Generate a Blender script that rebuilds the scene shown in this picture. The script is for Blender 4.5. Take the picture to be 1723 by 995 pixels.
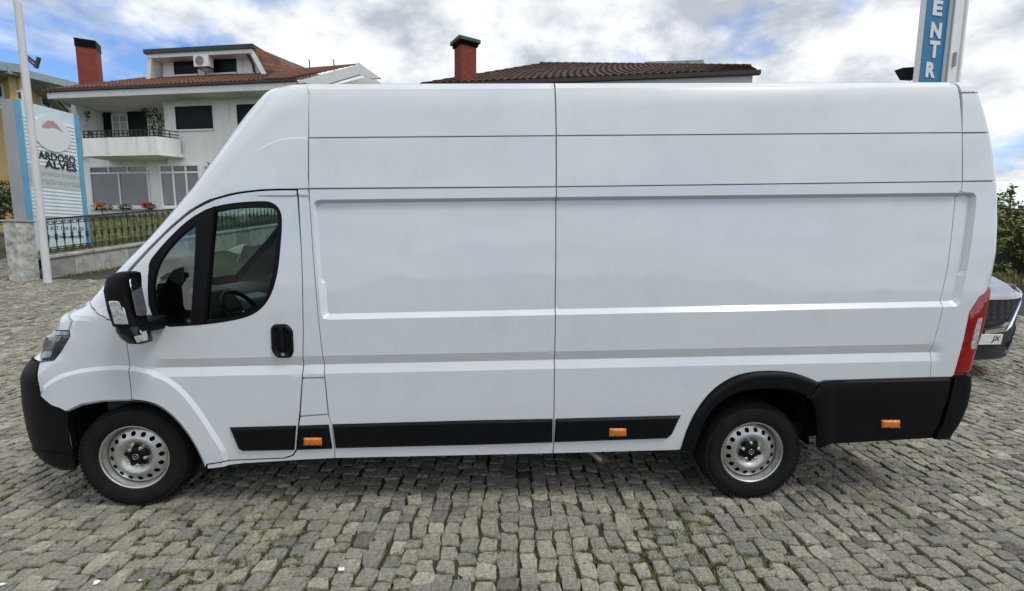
import bpy, bmesh, math, random
import numpy as np
from mathutils import Vector, Matrix, noise
from mathutils.geometry import delaunay_2d_cdt
random.seed(7); np.random.seed(7)
scene = bpy.context.scene
for o in list(bpy.data.objects): bpy.data.objects.remove(o)
COL = scene.collection
# ------------------------------------------------------------------ camera
W, H = 1723.0, 995.0
FPX, CAM = 780.0, np.array([2.3271, -3.8973, 1.7525])
YAW, PITCH, ROLL, RAKE = 0.0318, 0.1161, 0.0069, 0.0195
F_ = np.array([math.sin(YAW)*math.cos(PITCH), math.cos(YAW)*math.cos(PITCH), -math.sin(PITCH)])
R0 = np.array([math.cos(YAW), -math.sin(YAW), 0.0]); U0 = np.cross(R0, F_)
R_ = R0*math.cos(ROLL)+U0*math.sin(ROLL); U_ = -R0*math.sin(ROLL)+U0*math.cos(ROLL)
cd = bpy.data.cameras.new('camera'); cam = bpy.data.objects.new('camera', cd); COL.objects.link(cam)
cd.sensor_fit = 'HORIZONTAL'; cd.sensor_width = 36; cd.lens = 36*FPX/W; cd.clip_start = .05; cd.clip_end = 3000
cam.matrix_world = Matrix(((R_[0], U_[0], -F_[0], CAM[0]), (R_[1], U_[1], -F_[1], CAM[1]), (R_[2], U_[2], -F_[2], CAM[2]), (0, 0, 0, 1)))
scene.camera = cam
def ray(u, v): return F_+R_*(u-W/2)/FPX-U_*(v-H/2)/FPX
def at(u, v, d): return CAM+d*ray(u, v)
# ------------------------------------------------------------------ sky, sun, exposure
SUN_EL, SUN_AZ = math.radians(57), math.radians(126)      # azimuth clockwise from +Y
wd = bpy.data.worlds.new('World'); scene.world = wd; wd.use_nodes = True
nt = wd.node_tree; nt.nodes.clear(); N = nt.nodes.new; LK = nt.links.new
out = N('ShaderNodeOutputWorld'); bg = N('ShaderNodeBackground'); bg.inputs[1].default_value = .115
sky = N('ShaderNodeTexSky'); sky.sky_type = 'NISHITA'; sky.sun_disc = False
sky.sun_elevation = SUN_EL; sky.sun_rotation = SUN_AZ; sky.air_density = 1.0; sky.dust_density = .6; sky.ozone_density = 2.0
tc = N('ShaderNodeTexCoord'); sep = N('ShaderNodeSeparateXYZ'); LK(tc.outputs['Generated'], sep.inputs[0])
zz = N('ShaderNodeMath'); zz.operation = 'MAXIMUM'; LK(sep.outputs[2], zz.inputs[0]); zz.inputs[1].default_value = 0.0
za = N('ShaderNodeMath'); za.operation = 'ADD'; LK(zz.outputs[0], za.inputs[0]); za.inputs[1].default_value = .38
dv = N('ShaderNodeVectorMath'); dv.operation = 'DIVIDE'; LK(tc.outputs['Generated'], dv.inputs[0])
cb = N('ShaderNodeCombineXYZ')
for i in range(3): LK(za.outputs[0], cb.inputs[i])
LK(cb.outputs[0], dv.inputs[1])
mp = N('ShaderNodeMapping'); mp.inputs['Location'].default_value = (1.0, 19.7, 10.7); mp.inputs['Scale'].default_value = (1.25, 1.25, 1.1); LK(dv.outputs[0], mp.inputs[0])
n1 = N('ShaderNodeTexNoise'); n1.inputs['Scale'].default_value = 1.25; n1.inputs['Detail'].default_value = 10; n1.inputs['Roughness'].default_value = .55; n1.inputs['Distortion'].default_value = .25; LK(mp.outputs[0], n1.inputs[0])
cov = N('ShaderNodeValToRGB'); cov.color_ramp.elements[0].position = .375; cov.color_ramp.elements[1].position = .475; LK(n1.outputs[0], cov.inputs[0])
n2 = N('ShaderNodeTexNoise'); n2.inputs['Scale'].default_value = 3.4; n2.inputs['Detail'].default_value = 8; n2.inputs['Roughness'].default_value = .57; LK(mp.outputs[0], n2.inputs[0])
shd = N('ShaderNodeValToRGB'); e = shd.color_ramp.elements
e[0].position = .38; e[0].color = (4.1, 4.5, 5.1, 1); e[1].position = .60; e[1].color = (8.9, 9.1, 9.2, 1); LK(n2.outputs[0], shd.inputs[0])
skm = N('ShaderNodeVectorMath'); skm.operation = 'MULTIPLY'; LK(sky.outputs[0], skm.inputs[0]); skm.inputs[1].default_value = (.95, 1.15, 1.45)
mx = N('ShaderNodeMixRGB'); LK(cov.outputs[0], mx.inputs[0]); LK(skm.outputs[0], mx.inputs[1]); LK(shd.outputs[0], mx.inputs[2])
LK(mx.outputs[0], bg.inputs[0]); LK(bg.outputs[0], out.inputs[0])
sd = bpy.data.lights.new('sun', 'SUN'); sd.energy = 1.5; sd.angle = math.radians(18); sd.color = (1, .96, .9)
sun = bpy.data.objects.new('sun', sd); COL.objects.link(sun)
sv = Vector((math.sin(SUN_AZ)*math.cos(SUN_EL), math.cos(SUN_AZ)*math.cos(SUN_EL), math.sin(SUN_EL)))
sun.rotation_euler = sv.to_track_quat('Z', 'Y').to_euler(); sun.location = sv*30
scene.view_settings.view_transform = 'Standard'; scene.view_settings.look = 'None'
scene.view_settings.exposure = 0.15; scene.view_settings.gamma = 1.0
scene.render.engine = 'CYCLES'; scene.cycles.max_bounces = 8; scene.cycles.transparent_max_bounces = 16

# ------------------------------------------------------------------ materials
MATS = {}
def mat(name, col, rough=.6, metal=0, var=0, vscale=6, bump=0, bscale=40, coat=0, stretch=None, tone=None, col2=None, dirt=None, ior=1.5, spec=.5):
    if name in MATS: return MATS[name]
    m = bpy.data.materials.new(name); m.use_nodes = True; t = m.node_tree; b = t.nodes['Principled BSDF']; n = t.nodes.new; l = t.links.new
    b.inputs['Base Color'].default_value = (*col, 1); b.inputs['Roughness'].default_value = rough; b.inputs['Metallic'].default_value = metal
    b.inputs['Coat Weight'].default_value = coat; b.inputs['Coat Roughness'].default_value = .04; b.inputs['Coat IOR'].default_value = 1.58; b.inputs['IOR'].default_value = ior; b.inputs['Specular IOR Level'].default_value = spec
    co = n('ShaderNodeTexCoord').outputs['Object']
    if stretch:
        mpn = n('ShaderNodeMapping'); mpn.inputs['Scale'].default_value = stretch; l(co, mpn.inputs[0]); cs = mpn.outputs[0]
    else: cs = co
    cur = None
    if var or col2:
        nz = n('ShaderNodeTexNoise'); nz.inputs['Scale'].default_value = vscale; nz.inputs['Detail'].default_value = 6; nz.inputs['Roughness'].default_value = .62; l(cs, nz.inputs[0])
        rp = n('ShaderNodeValToRGB'); rp.color_ramp.elements[0].position = .33; rp.color_ramp.elements[1].position = .67; l(nz.outputs[0], rp.inputs[0])
        a = col2 if col2 else tuple(c*(1-var) for c in col); c2 = col if col2 else tuple(min(1, c*(1+var*.6)) for c in col)
        rp.color_ramp.elements[0].color = (*a, 1); rp.color_ramp.elements[1].color = (*c2, 1); cur = rp.outputs[0]
    if tone:
        at_ = n('ShaderNodeAttribute'); at_.attribute_name = 'tone'
        tr = n('ShaderNodeValToRGB'); els = tr.color_ramp.elements
        for i, (p, c) in enumerate(tone):
            el = els[i] if i < 2 else els.new(p)
            el.position = p; el.color = (*c, 1)
        l(at_.outputs['Fac'], tr.inputs[0])
        if cur is None: cur = tr.outputs[0]
        else:
            mm = n('ShaderNodeMixRGB'); mm.blend_type = 'MULTIPLY'; mm.inputs[0].default_value = 1; l(tr.outputs[0], mm.inputs[1]); l(cur, mm.inputs[2]); cur = mm.outputs[0]
    if dirt:   # (colour, noise scale, low, high, strength)
        nd = n('ShaderNodeTexNoise'); nd.inputs['Scale'].default_value = dirt[1]; nd.inputs['Detail'].default_value = 8; nd.inputs['Roughness'].default_value = .65; l(cs, nd.inputs[0])
        rd = n('ShaderNodeValToRGB'); rd.color_ramp.elements[0].position = dirt[2]; rd.color_ramp.elements[1].position = dirt[3]
        rd.color_ramp.elements[1].color = (dirt[4],)*3+(1,); l(nd.outputs[0], rd.inputs[0])
        mm = n('ShaderNodeMixRGB'); l(rd.outputs[0], mm.inputs[0]); mm.inputs[2].default_value = (*dirt[0], 1)
        if cur is None: mm.inputs[1].default_value = (*col, 1)
        else: l(cur, mm.inputs[1])
        cur = mm.outputs[0]
    if cur is not None: l(cur, b.inputs['Base Color'])
    if bump:
        nb = n('ShaderNodeTexNoise'); nb.inputs['Scale'].default_value = bscale; nb.inputs['Detail'].default_value = 6; l(cs, nb.inputs[0])
        bp = n('ShaderNodeBump'); bp.inputs['Strength'].default_value = bump; bp.inputs['Distance'].default_value = .02; l(nb.outputs[0], bp.inputs['Height']); l(bp.outputs[0], b.inputs['Normal'])
    MATS[name] = m; return m
def glass_mat(name, tint, refl=1.0, rough=.0):
    m = bpy.data.materials.new(name); m.use_nodes = True; t = m.node_tree; t.nodes.clear(); n = t.nodes.new; l = t.links.new
    o = n('ShaderNodeOutputMaterial'); tr = n('ShaderNodeBsdfTransparent'); tr.inputs[0].default_value = (*tint, 1)
    gl = n('ShaderNodeBsdfGlossy'); gl.inputs['Roughness'].default_value = rough; fr = n('ShaderNodeFresnel'); fr.inputs[0].default_value = 1.5
    mu = n('ShaderNodeMath'); mu.operation = 'MULTIPLY'; mu.use_clamp = True; mu.inputs[1].default_value = refl; l(fr.outputs[0], mu.inputs[0])
    mi = n('ShaderNodeMixShader'); l(mu.outputs[0], mi.inputs[0]); l(tr.outputs[0], mi.inputs[1]); l(gl.outputs[0], mi.inputs[2]); l(mi.outputs[0], o.inputs[0]); MATS[name] = m
    return m
PAINT = mat('van_paint', (.665, .70, .735), .26, coat=1.0, bump=.012, bscale=2.2, dirt=((.50, .52, .53), 4, .50, .80, .30))
BLACKP = mat('black_plastic', (.004, .0045, .006), .5, var=.2, vscale=8, spec=.16)
BLACKG = mat('black_gloss', (.008, .008, .01), .12)
DARK = mat('dark_inner', (.006, .006, .007), .9, spec=.1)
SHELLM = mat('seam_sealer', (.42, .44, .46), .6)
RUBBER = mat('rubber', (.011, .0105, .0105), .8, var=.35, vscale=14, bump=.15, bscale=60, spec=.22)
STEEL = mat('painted_steel', (.55, .55, .53), .33, metal=.75, var=.16, vscale=9)
CHROME = mat('chrome', (.8, .8, .82), .12, metal=1)
AMBER = mat('amber_lens', (.70, .19, .01), .15, coat=1, var=.45, vscale=70, bump=.3, bscale=90)
RED = mat('red_lens', (.30, .004, .008), .12, coat=1)
CLEARL = mat('clear_lens', (.62, .64, .66), .12, metal=.3, coat=1, var=.5, vscale=60)
LAMPREF = mat('lamp_reflector', (.20, .21, .22), .15, metal=.3, coat=1, var=.6, vscale=25)
LAMPIN = mat('lamp_dark', (.05, .055, .06), .08, coat=1, var=.6, vscale=12)
MIRROR = mat('mirror_glass', (.9, .9, .92), .02, metal=1)
VGLASS = glass_mat('van_glass', (.80, .94, .88), .5); QGLASS = glass_mat('van_quarter_glass', (.74, .90, .84), 2.6)
HGLASS = mat('house_glass', (.03, .035, .045), .06, spec=1.0)
TRIMG = mat('cab_trim_grey', (.26, .265, .26), .7)
TRIMD = mat('cab_trim_dark', (.05, .053, .055), .6)
SEATM = mat('seat_cloth', (.05, .05, .055), .9, var=.3, vscale=60)

# ------------------------------------------------------------------ mesh helpers
ORG = {}
def tag(o, label=None, cat=None, group=None, kind=None):
    for k, v in (('label', label), ('category', cat), ('group', group), ('kind', kind)):
        if v: o[k] = v
    return o
def empty(name, loc, label, cat, group=None):
    o = bpy.data.objects.new(name, None); COL.objects.link(o); o.location = loc; o.empty_display_size = .2
    ORG[o] = np.array(loc, float); return tag(o, label, cat, group)
def mkobj(name, verts, faces, m, parent=None, sharp=35, smooth=True, tone=None, local=False):
    v = np.asarray(verts, float); c = np.zeros(3) if local else (v.min(0)+v.max(0))/2
    me = bpy.data.meshes.new(name); me.from_pydata((v-c).tolist(), [], [list(map(int, f)) for f in faces]); me.update()
    if tone is not None:
        a = me.attributes.new('tone', 'FLOAT', 'FACE'); a.data.foreach_set('value', np.asarray(tone, np.float32))
    if smooth:
        me.polygons.foreach_set('use_smooth', [True]*len(me.polygons)); me.set_sharp_from_angle(angle=math.radians(sharp))
    if m: me.materials.append(m)
    o = bpy.data.objects.new(name, me); COL.objects.link(o); ORG[o] = c
    if parent: o.parent = parent; o.location = c-ORG[parent]
    else: o.location = c
    return o
class MB:
    def __init__(s): s.v = []; s.f = []; s.t = []
    def add(s, v, f, tone=.5):
        b = len(s.v); s.v += [tuple(map(float, p)) for p in v]; s.f += [[i+b for i in q] for q in f]; s.t += [tone]*len(f); return s
    def hexa(s, p, tone=.5):   # 8 corners: bottom ring 4, top ring 4
        return s.add(p, [(3, 2, 1, 0), (4, 5, 6, 7), (0, 1, 5, 4), (1, 2, 6, 5), (2, 3, 7, 6), (3, 0, 4, 7)], tone)
    def box(s, a, b, tone=.5):
        (x0, y0, z0), (x1, y1, z1) = a, b
        return s.hexa([(x0, y0, z0), (x1, y0, z0), (x1, y1, z0), (x0, y1, z0), (x0, y0, z1), (x1, y0, z1), (x1, y1, z1), (x0, y1, z1)], tone)
    def prism(s, poly, ex):
        n = len(poly); p = [np.array(q, float) for q in poly]; ex = np.array(ex, float)
        return s.add(p+[q+ex for q in p], [list(range(n))[::-1], list(range(n, 2*n))]+[(i, (i+1) % n, n+(i+1) % n, n+i) for i in range(n)])
    def tube(s, path, r, n=8, cap=True):
        P = [np.array(p, float) for p in path]; rr = r if hasattr(r, '__len__') else [r]*len(P); rings = []
        up = np.array([0.13, .31, .94])
        for i, p in enumerate(P):
            d = P[min(i+1, len(P)-1)]-P[max(i-1, 0)]; d = d/(np.linalg.norm(d)+1e-9)
            a = np.cross(d, up); a /= np.linalg.norm(a)+1e-9; b = np.cross(d, a)
            rings.append([p+rr[i]*(a*math.cos(2*math.pi*k/n)+b*math.sin(2*math.pi*k/n)) for k in range(n)])
        v = [q for rg in rings for q in rg]; f = []
        for i in range(len(P)-1):
            for k in range(n): f.append((i*n+k, i*n+(k+1) % n, (i+1)*n+(k+1) % n, (i+1)*n+k))
        if cap: f += [list(range(n))[::-1], [len(v)-n+k for k in range(n)]]
        return s.add(v, f)
    def lathe(s, prof, c, axis='z', n=24, closed=False):
        v = []; f = []
        for r, h in prof:
            for k in range(n):
                a = 2*math.pi*k/n; x, y = r*math.cos(a), r*math.sin(a)
                p = (x, y, h) if axis == 'z' else (x, h, y)
                v.append((c[0]+p[0], c[1]+p[1], c[2]+p[2]))
        m = len(prof); rng = m if closed else m-1
        for i in range(rng):
            j = (i+1) % m
            for k in range(n):
                q = (i*n+k, i*n+(k+1) % n, j*n+(k+1) % n, j*n+k)
                f.append(q if axis == 'z' else q[::-1])
        return s.add(v, f)
    def build(s, name, m, parent=None, sharp=35, smooth=True, tone=False, local=False):
        return mkobj(name, s.v, s.f, m, parent, sharp, smooth, s.t if tone else None, local)
def bevel(o, w, seg=2, ang=30):
    b = o.modifiers.new('bevel', 'BEVEL'); b.width = w; b.segments = seg; b.limit_method = 'ANGLE'; b.angle_limit = math.radians(ang); return o
def text_mesh(body, bold=0.0, shear=0.0, extrude=.01):
    c = bpy.data.curves.new('txt', 'FONT'); c.body = body; c.size = 1; c.offset = bold; c.shear = shear; c.extrude = extrude; c.resolution_u = 3
    o = bpy.data.objects.new('txt', c); COL.objects.link(o); bpy.context.view_layer.update()
    me = bpy.data.meshes.new_from_object(o.evaluated_get(bpy.context.evaluated_depsgraph_get()))
    v = np.array([p.co[:] for p in me.vertices]); f = [list(p.vertices) for p in me.polygons]
    bpy.data.objects.remove(o); bpy.data.meshes.remove(me); return v, f
def put_text(name, body, o3, ax, ay, an, width, height, m, parent, bold=.0, shear=0., thick=.012):
    v, f = text_mesh(body, bold, shear); mn, mxx = v.min(0), v.max(0)
    q = (v-mn)/(mxx-mn+1e-9); o3 = np.array(o3, float)
    P = o3+np.outer(q[:, 0]*width, ax)+np.outer(q[:, 1]*height, ay)+np.outer(q[:, 2]*thick, an)
    return mkobj(name, P, f, m, parent, smooth=False)
def copy_tree(o, parent=None):
    c = o.copy(); COL.objects.link(c); c.parent = parent; ORG[c] = ORG.get(o, np.zeros(3))
    for ch in list(o.children): copy_tree(ch, c)
    return c
def leaves(cents, n, size, rng, spread=None):
    """n leaf faces scattered round each centre (x,y,z,rx,ry,rz)"""
    V = []; Fc = []; T = []
    for (x, y, z, rx, ry, rz) in cents:
        d = rng.normal(size=(n, 3)); d /= np.linalg.norm(d, axis=1)[:, None]; d *= rng.uniform(.25, 1, (n, 1))**.5
        P = d*np.array([rx, ry, rz])+np.array([x, y, z]); tb = rng.uniform(-.12, .12)
        for p in P:
            a = rng.normal(size=3); a[2] *= .6; a /= np.linalg.norm(a); b = np.cross(a, rng.normal(size=3)); b /= np.linalg.norm(b)
            s = size*rng.uniform(.6, 1.35); nn = np.cross(a, b); k = len(V)
            V += [p-a*s, p+b*s*.45+nn*s*.12, p+a*s, p-b*s*.45+nn*s*.12]; Fc.append((k, k+1, k+2, k+3)); T.append(min(1, max(0, .5+tb+rng.normal()*.17)))
    return V, Fc, T
LEAF = mat('leaf', (.8, .8, .8), .55, tone=[(0, (.018, .030, .010)), (1, (.13, .15, .04)), (.5, (.055, .080, .022))])

# ------------------------------------------------------------------ ground
GZ = .025; SLP = .126
def g(x, y):
    y = np.asarray(y, float); t = np.clip((y-.6)/2.6, 0, 1)
    ramp = np.where(y < 3.2, SLP*2.6*t*t/2, SLP*(y-1.9))
    hi = SLP*(14-1.9)
    return GZ+np.where(y < 14, ramp, hi+.03*(np.minimum(y, 80)-14))
def axis_pts(lo, hi, fine_lo, fine_hi, st):
    a = list(np.arange(fine_lo, fine_hi+.001, st)); s = st; p = fine_lo
    l = []
    while p > lo: s *= 1.35; p -= s; l.append(max(p, lo))
    s = st; p = fine_hi; r = []
    while p < hi: s *= 1.35; p += s; r.append(min(p, hi))
    return np.array(sorted(set(l))+a+sorted(set(r)))
gx = axis_pts(-900, 900, -14, 14, .5); gy = axis_pts(-900, 900, -4, 16, .4)
X, Y = np.meshgrid(gx, gy); Z = g(X, Y)-.006
v = np.stack([X.ravel(), Y.ravel(), Z.ravel()], 1); nx, ny = len(gx), len(gy)
f = [(j*nx+i, j*nx+i+1, (j+1)*nx+i+1, (j+1)*nx+i) for j in range(ny-1) for i in range(nx-1)]
SOIL = mat('joint_soil', (.035, .03, .022), .95, col2=(.045, .055, .02), vscale=1.7, bump=.6, bscale=60)
ground = tag(mkobj('cobbled_yard', v, f, SOIL, local=True), kind='structure')
STONE = mat('granite_sett', (1, 1, 1), .8, tone=[(0, (.18, .15, .12)), (1, (.55, .515, .42)), (.25, (.265, .26, .237)), (.5, (.36, .34, .285)), (.75, (.43, .39, .31))], var=.5, vscale=42, bump=1.0, bscale=60, dirt=((.075, .08, .035), 2.3, .46, .72, .6))
SQ = np.array([(.5, -.41), (.5, .0), (.5, .41), (.41, .5), (0, .5), (-.41, .5), (-.5, .41), (-.5, 0), (-.5, -.41), (-.41, -.5), (0, -.5), (.41, -.5)])
def stone_geo(cx, cy, w, l, rot, rng):
    """one sett: irregular block with knocked-off corners and a rough, nearly flat top"""
    n = 12; o = SQ.copy(); cr = rng.uniform(.72, 1.16, 4)
    for c, ids in enumerate(((2, 3), (5, 6), (8, 9), (11, 0))): o[list(ids)] *= cr[c]**.35
    o[[1, 4, 7, 10]] *= rng.uniform(.93, 1.05, (4, 1)); o += rng.normal(size=(n, 2))*.028; o = np.clip(o, -.54, .54)
    o[:, 0] += o[:, 1]*rng.normal()*.10; o[:, 1] += o[:, 0]*rng.normal()*.09; o[:, 0] *= 1+o[:, 1]*rng.normal()*.16
    h0 = rng.normal()*.0045; tx, ty = rng.normal(size=2)*.04; ca, sa = math.cos(rot), math.sin(rot); gz = float(g(cx, cy)); sl = SLP if cy > 3.2 else (0 if cy < .6 else SLP*(cy-.6)/2.6)
    V = []
    for sc, z in ((1.0, -.03), (.99, .003), (.955, .0095), (.62, .0120)):
        px, py = o[:, 0]*w*sc, o[:, 1]*l*sc; zz = gz+h0+z+(px*tx+py*ty)*(z > -.02)+py*sl+rng.normal(size=n)*.0022
        V.append(np.stack([cx+px*ca-py*sa, cy+px*sa+py*ca, zz], 1))
    V.append(np.array([[cx, cy, gz+h0+.0125+rng.normal()*.0025]])); return np.concatenate(V), SFACES
SFACES = [(r*12+i, r*12+(i+1) % 12, (r+1)*12+(i+1) % 12, (r+1)*12+i) for r in range(3) for i in range(12)]+[(36+i, 36+(i+1) % 12, 48) for i in range(12)]
rng = np.random.default_rng(3)
stones = []; x = -12.5; ci = 0
while x < 12.5:
    cw = rng.uniform(.088, .117); y = -2.6+rng.uniform(0, .15); wob = rng.uniform(0, 6)
    while y < 13:
        l = rng.uniform(.08, .132)*(1.35 if rng.uniform() < .06 else 1)
        xx = x+cw/2+.02*math.sin(y*1.3+x*.35)+.03*math.sin(y*.55+x*.4)+rng.normal()*.007
        if y < 7.6 or (xx < -9.3 and y < 11):
            stones.append((xx, y+l/2, cw-rng.uniform(-.002, .014), l-rng.uniform(-.001, .014), rng.normal()*.06))
        y += l
    x += cw; ci += 1
def pix(p):
    d = np.asarray(p)-CAM; z = d@F_
    return W/2+FPX*(d@R_)/z, H/2-FPX*(d@U_)/z, z
vis = []; rest = []
for s in stones:
    u, v_, dpt = pix((s[0], s[1], GZ)); area = s[2]*s[3]/dpt**3
    inside = -5 < u < W+5 and v_ < H+8 and dpt > 0 and s[1] < -1.02
    (vis if inside else rest).append((area, s))
vis.sort(key=lambda q: -q[0]); rest += vis[300:]; vis = vis[:300]
def sett_tone(): return float(np.clip(rng.normal(.58, .21), 0, 1))
for a, s in vis:
    V, Fc = stone_geo(*s, rng); mkobj('cobblestone', V, Fc, STONE, ground, sharp=34, tone=[sett_tone()]*len(Fc))
VV = []; TT = []
for a, s in rest:
    V, Fc = stone_geo(*s, rng); VV.append(V); TT.append(sett_tone())
nS = len(VV); VV = np.concatenate(VV); me = bpy.data.meshes.new('cobblestone_paving')
loops = []; tot = []
fa = [list(f) for f in SFACES]; flat = np.array([i for f in fa for i in f]); cnt_ = np.array([len(f) for f in fa])
allv = (flat[None]+49*np.arange(nS)[:, None]).ravel(); allc = np.tile(cnt_, nS)
me.vertices.add(len(VV)); me.vertices.foreach_set('co', VV.ravel()); me.loops.add(len(allv)); me.loops.foreach_set('vertex_index', allv)
me.polygons.add(len(allc)); me.polygons.foreach_set('loop_start', np.concatenate([[0], np.cumsum(allc)[:-1]])); me.polygons.foreach_set('loop_total', allc)
me.update(calc_edges=True); aa = me.attributes.new('tone', 'FLOAT', 'FACE'); aa.data.foreach_set('value', np.repeat(np.array(TT, np.float32), len(fa)))
me.polygons.foreach_set('use_smooth', [True]*len(allc)); me.set_sharp_from_angle(angle=math.radians(34)); me.materials.append(STONE)
pv = bpy.data.objects.new('cobblestone_paving', me); COL.objects.link(pv); pv.parent = ground; tag(pv, kind='stuff')
# grass and moss growing in the joints
V = []; Fc = []; T = []
def tuft(cx, cy, n, hgt, rad):
    z0 = float(g(cx, cy))-.012
    for _ in range(n):
        a = rng.uniform(0, 6.28); r = rad*rng.uniform(0, 1)**.6; bx, by = cx+math.cos(a)*r, cy+math.sin(a)*r
        h = hgt*rng.uniform(.45, 1.2); la = rng.uniform(0, 6.28); le = h*rng.uniform(.2, .9); w = rng.uniform(.0015, .0035)
        wx, wy = -math.sin(la)*w, math.cos(la)*w; k = len(V); t = float(np.clip(rng.normal(.62, .2), 0, 1))
        mx_, my_ = bx+math.cos(la)*le*.4, by+math.sin(la)*le*.4
        V.extend([(bx-wx, by-wy, z0), (bx+wx, by+wy, z0), (mx_+wx, my_+wy, z0+h*.65), (mx_-wx, my_-wy, z0+h*.65), (bx+math.cos(la)*le, by+math.sin(la)*le, z0+h)])
        Fc.extend([(0+k, 1+k, 2+k, 3+k), (3+k, 2+k, 4+k)]); T.extend([t, t])
for s in stones:
    if s[1] > 1.6 and rng.uniform() < .8: continue
    if -1.0 < s[1] < 1.2 and -.3 < s[0] < 5.4: continue
    for q in range(4):
        ex = s[0]+(s[2]/2+.006)*(1 if q % 2 else -1)*(1 if q < 2 else rng.uniform(-1, 1)); ey = s[1]+(s[3]/2+.006)*((1 if q % 2 else -1) if q >= 2 else rng.uniform(-1, 1))
        d = noise.noise(Vector((ex*1.1, ey*1.1, 3.3)))+.55*noise.noise(Vector((ex*4.3, ey*4.3, 1.3)))
        dens = d+(.16 if s[1] < -1.25 else 0)-(.3 if s[0] > 4.5 else 0)+.06+(.10 if s[0] < 1.2 else 0)
        if dens > .10: tuft(ex, ey, int(4+22*min(1, dens*1.6)), .015+.022*min(.8, dens), .014+.02*dens)
gm = mat('joint_grass', (1, 1, 1), .7, tone=[(0, (.035, .042, .012)), (1, (.17, .185, .055)), (.5, (.085, .105, .03))])
tag(mkobj('joint_grass', V, Fc, gm, smooth=False, tone=T, local=True), 'short green grass and moss in the joints between cobbles', 'grass', kind='stuff')
# low hills all round the horizon
hb = MB(); nn = 160
for k in range(nn):
    a0, a1 = 2*math.pi*k/nn, 2*math.pi*(k+1)/nn
    def hh(a): return 16+14*(.5+.5*math.sin(3*a+1.2))*(.6+.4*math.sin(7*a))+7*noise.noise(Vector((math.cos(a)*6, math.sin(a)*6, 0)))+3*noise.noise(Vector((math.cos(a)*30, math.sin(a)*30, 5)))
    c0, s0, c1, s1 = math.cos(a0), math.sin(a0), math.cos(a1), math.sin(a1)
    rr = [(330, -3, -3), (420, hh(a0)*.8, hh(a1)*.8), (520, hh(a0), hh(a1)), (800, -20, -20)]
    for i in range(3):
        r0, h00, h01 = rr[i]; r1, h10, h11 = rr[i+1]
        hb.add([(r0*c0, r0*s0, h00), (r0*c1, r0*s1, h01), (r1*c1, r1*s1, h11), (r1*c0, r1*s0, h10)], [(0, 1, 2, 3)])
tag(hb.build('hills', mat('wooded_hill', (.05, .065, .035), .95, col2=(.025, .035, .02), vscale=.05, bump=1, bscale=.3), local=True), kind='structure')

rb_ = MB(); vv = []; nx_ = 220
for i in range(nx_+1):
    x = -150+300*i/nx_; h = 5.0+1.8*math.sin(x*.05+1)+1.5*noise.noise(Vector((x*.12, 3, 0)))+1.0*noise.noise(Vector((x*.6, 9, 0)))
    vv += [(x, -58, GZ-.5), (x, -62, h*.6), (x, -66+noise.noise(Vector((x*.4, 0, 0)))*2, h), (x, -90, -1)]
rb_.add(vv, [(4*i+k, 4*i+k+1, 4*i+5+k, 4*i+4+k) for i in range(nx_) for k in range(3)])
tag(rb_.build('wooded_ridge', mat('wooded_hill', (.05, .065, .035)), local=True), kind='structure')
# ------------------------------------------------------------------ van
VL = np.array([math.sin(RAKE)*.36, 0, .36-.36*math.cos(RAKE)])
van = empty('cargo_van', VL, 'long white high-roof panel van with black trim, parked side-on on the cobbles', 'van')
ORG[van] = np.zeros(3); van.rotation_euler = (0, -RAKE, 0)
RM = np.array([[math.cos(RAKE), 0, -math.sin(RAKE)], [0, 1, 0], [math.sin(RAKE), 0, math.cos(RAKE)]])   # local -> world
CL = RM.T@(CAM-VL); FL, RL, UL = RM.T@F_, RM.T@R_, RM.T@U_
def pixl(P):
    d = P-CL; z = d@FL
    return W/2+FPX*(d@RL)/z, H/2-FPX*(d@UL)/z
ZT = np.arange(.15, 2.7701, .005)
tw = [(.15, 1.0), (.25, 1.022), (.40, 1.034), (.65, 1.040), (.95, 1.034), (1.3, 1.02), (1.7, .99), (2.05, .955), (2.35, .915), (2.56, .882), (2.64, .862), (2.68, .842), (2.705, .81), (2.72, .77), (2.77, .6)]
wt = np.interp(ZT, *zip(*tw)); k_ = np.ones(9)/9
def smooth_t(a, n=9):
    kk = np.ones(n)/n; p = np.concatenate([[a[0]]*(n//2), a, [a[-1]]*(n//2)]); return np.convolve(p, kk, 'valid')
wt = smooth_t(wt, 7)
LFT = np.interp(ZT, [.15, .9, 1.1, 1.3, 1.45, 2.2, 2.5, 2.7], [.60, .62, .62, .55, .45, .45, .55, .6])
NF, NR, LR, KF, KR = 2.4, 2.3, .16, 1.6, 5.0
sil_l = [(516.5, 133), (491, 136), (471, 139), (456, 146.8), (436, 168), (416, 190.7), (390.8, 223.4), (353, 276), (335.5, 300), (324, 316), (251, 401), (213.6, 438.5), (166, 490), (150.8, 508), (138.7, 517), (120, 523), (107.5, 526.4), (100.5, 538.5), (92.5, 554.6), (84.4, 558.6), (76.4, 574.7), (71.4, 588.7), (62, 594.8), (55, 602.8), (50, 610), (41, 621), (35.5, 636), (38.6, 679), (46.5, 723), (55.4, 749.7), (68.7, 772), (86, 785), (113, 792)]
sil_r = [(1615.7, 131.7), (1630.7, 135.7), (1639.8, 144.7), (1645.8, 156.8), (1657.9, 196), (1664.5, 226), (1673, 271), (1677, 313), (1678, 375), (1676, 426), (1669.7, 458.5), (1664, 481), (1653.6, 533), (1645.8, 567), (1635.4, 594.7), (1627, 629), (1628, 650), (1621.6, 682), (1608.7, 711), (1592.7, 733)]
tt = np.linspace(0, math.pi/2, 60)
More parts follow.
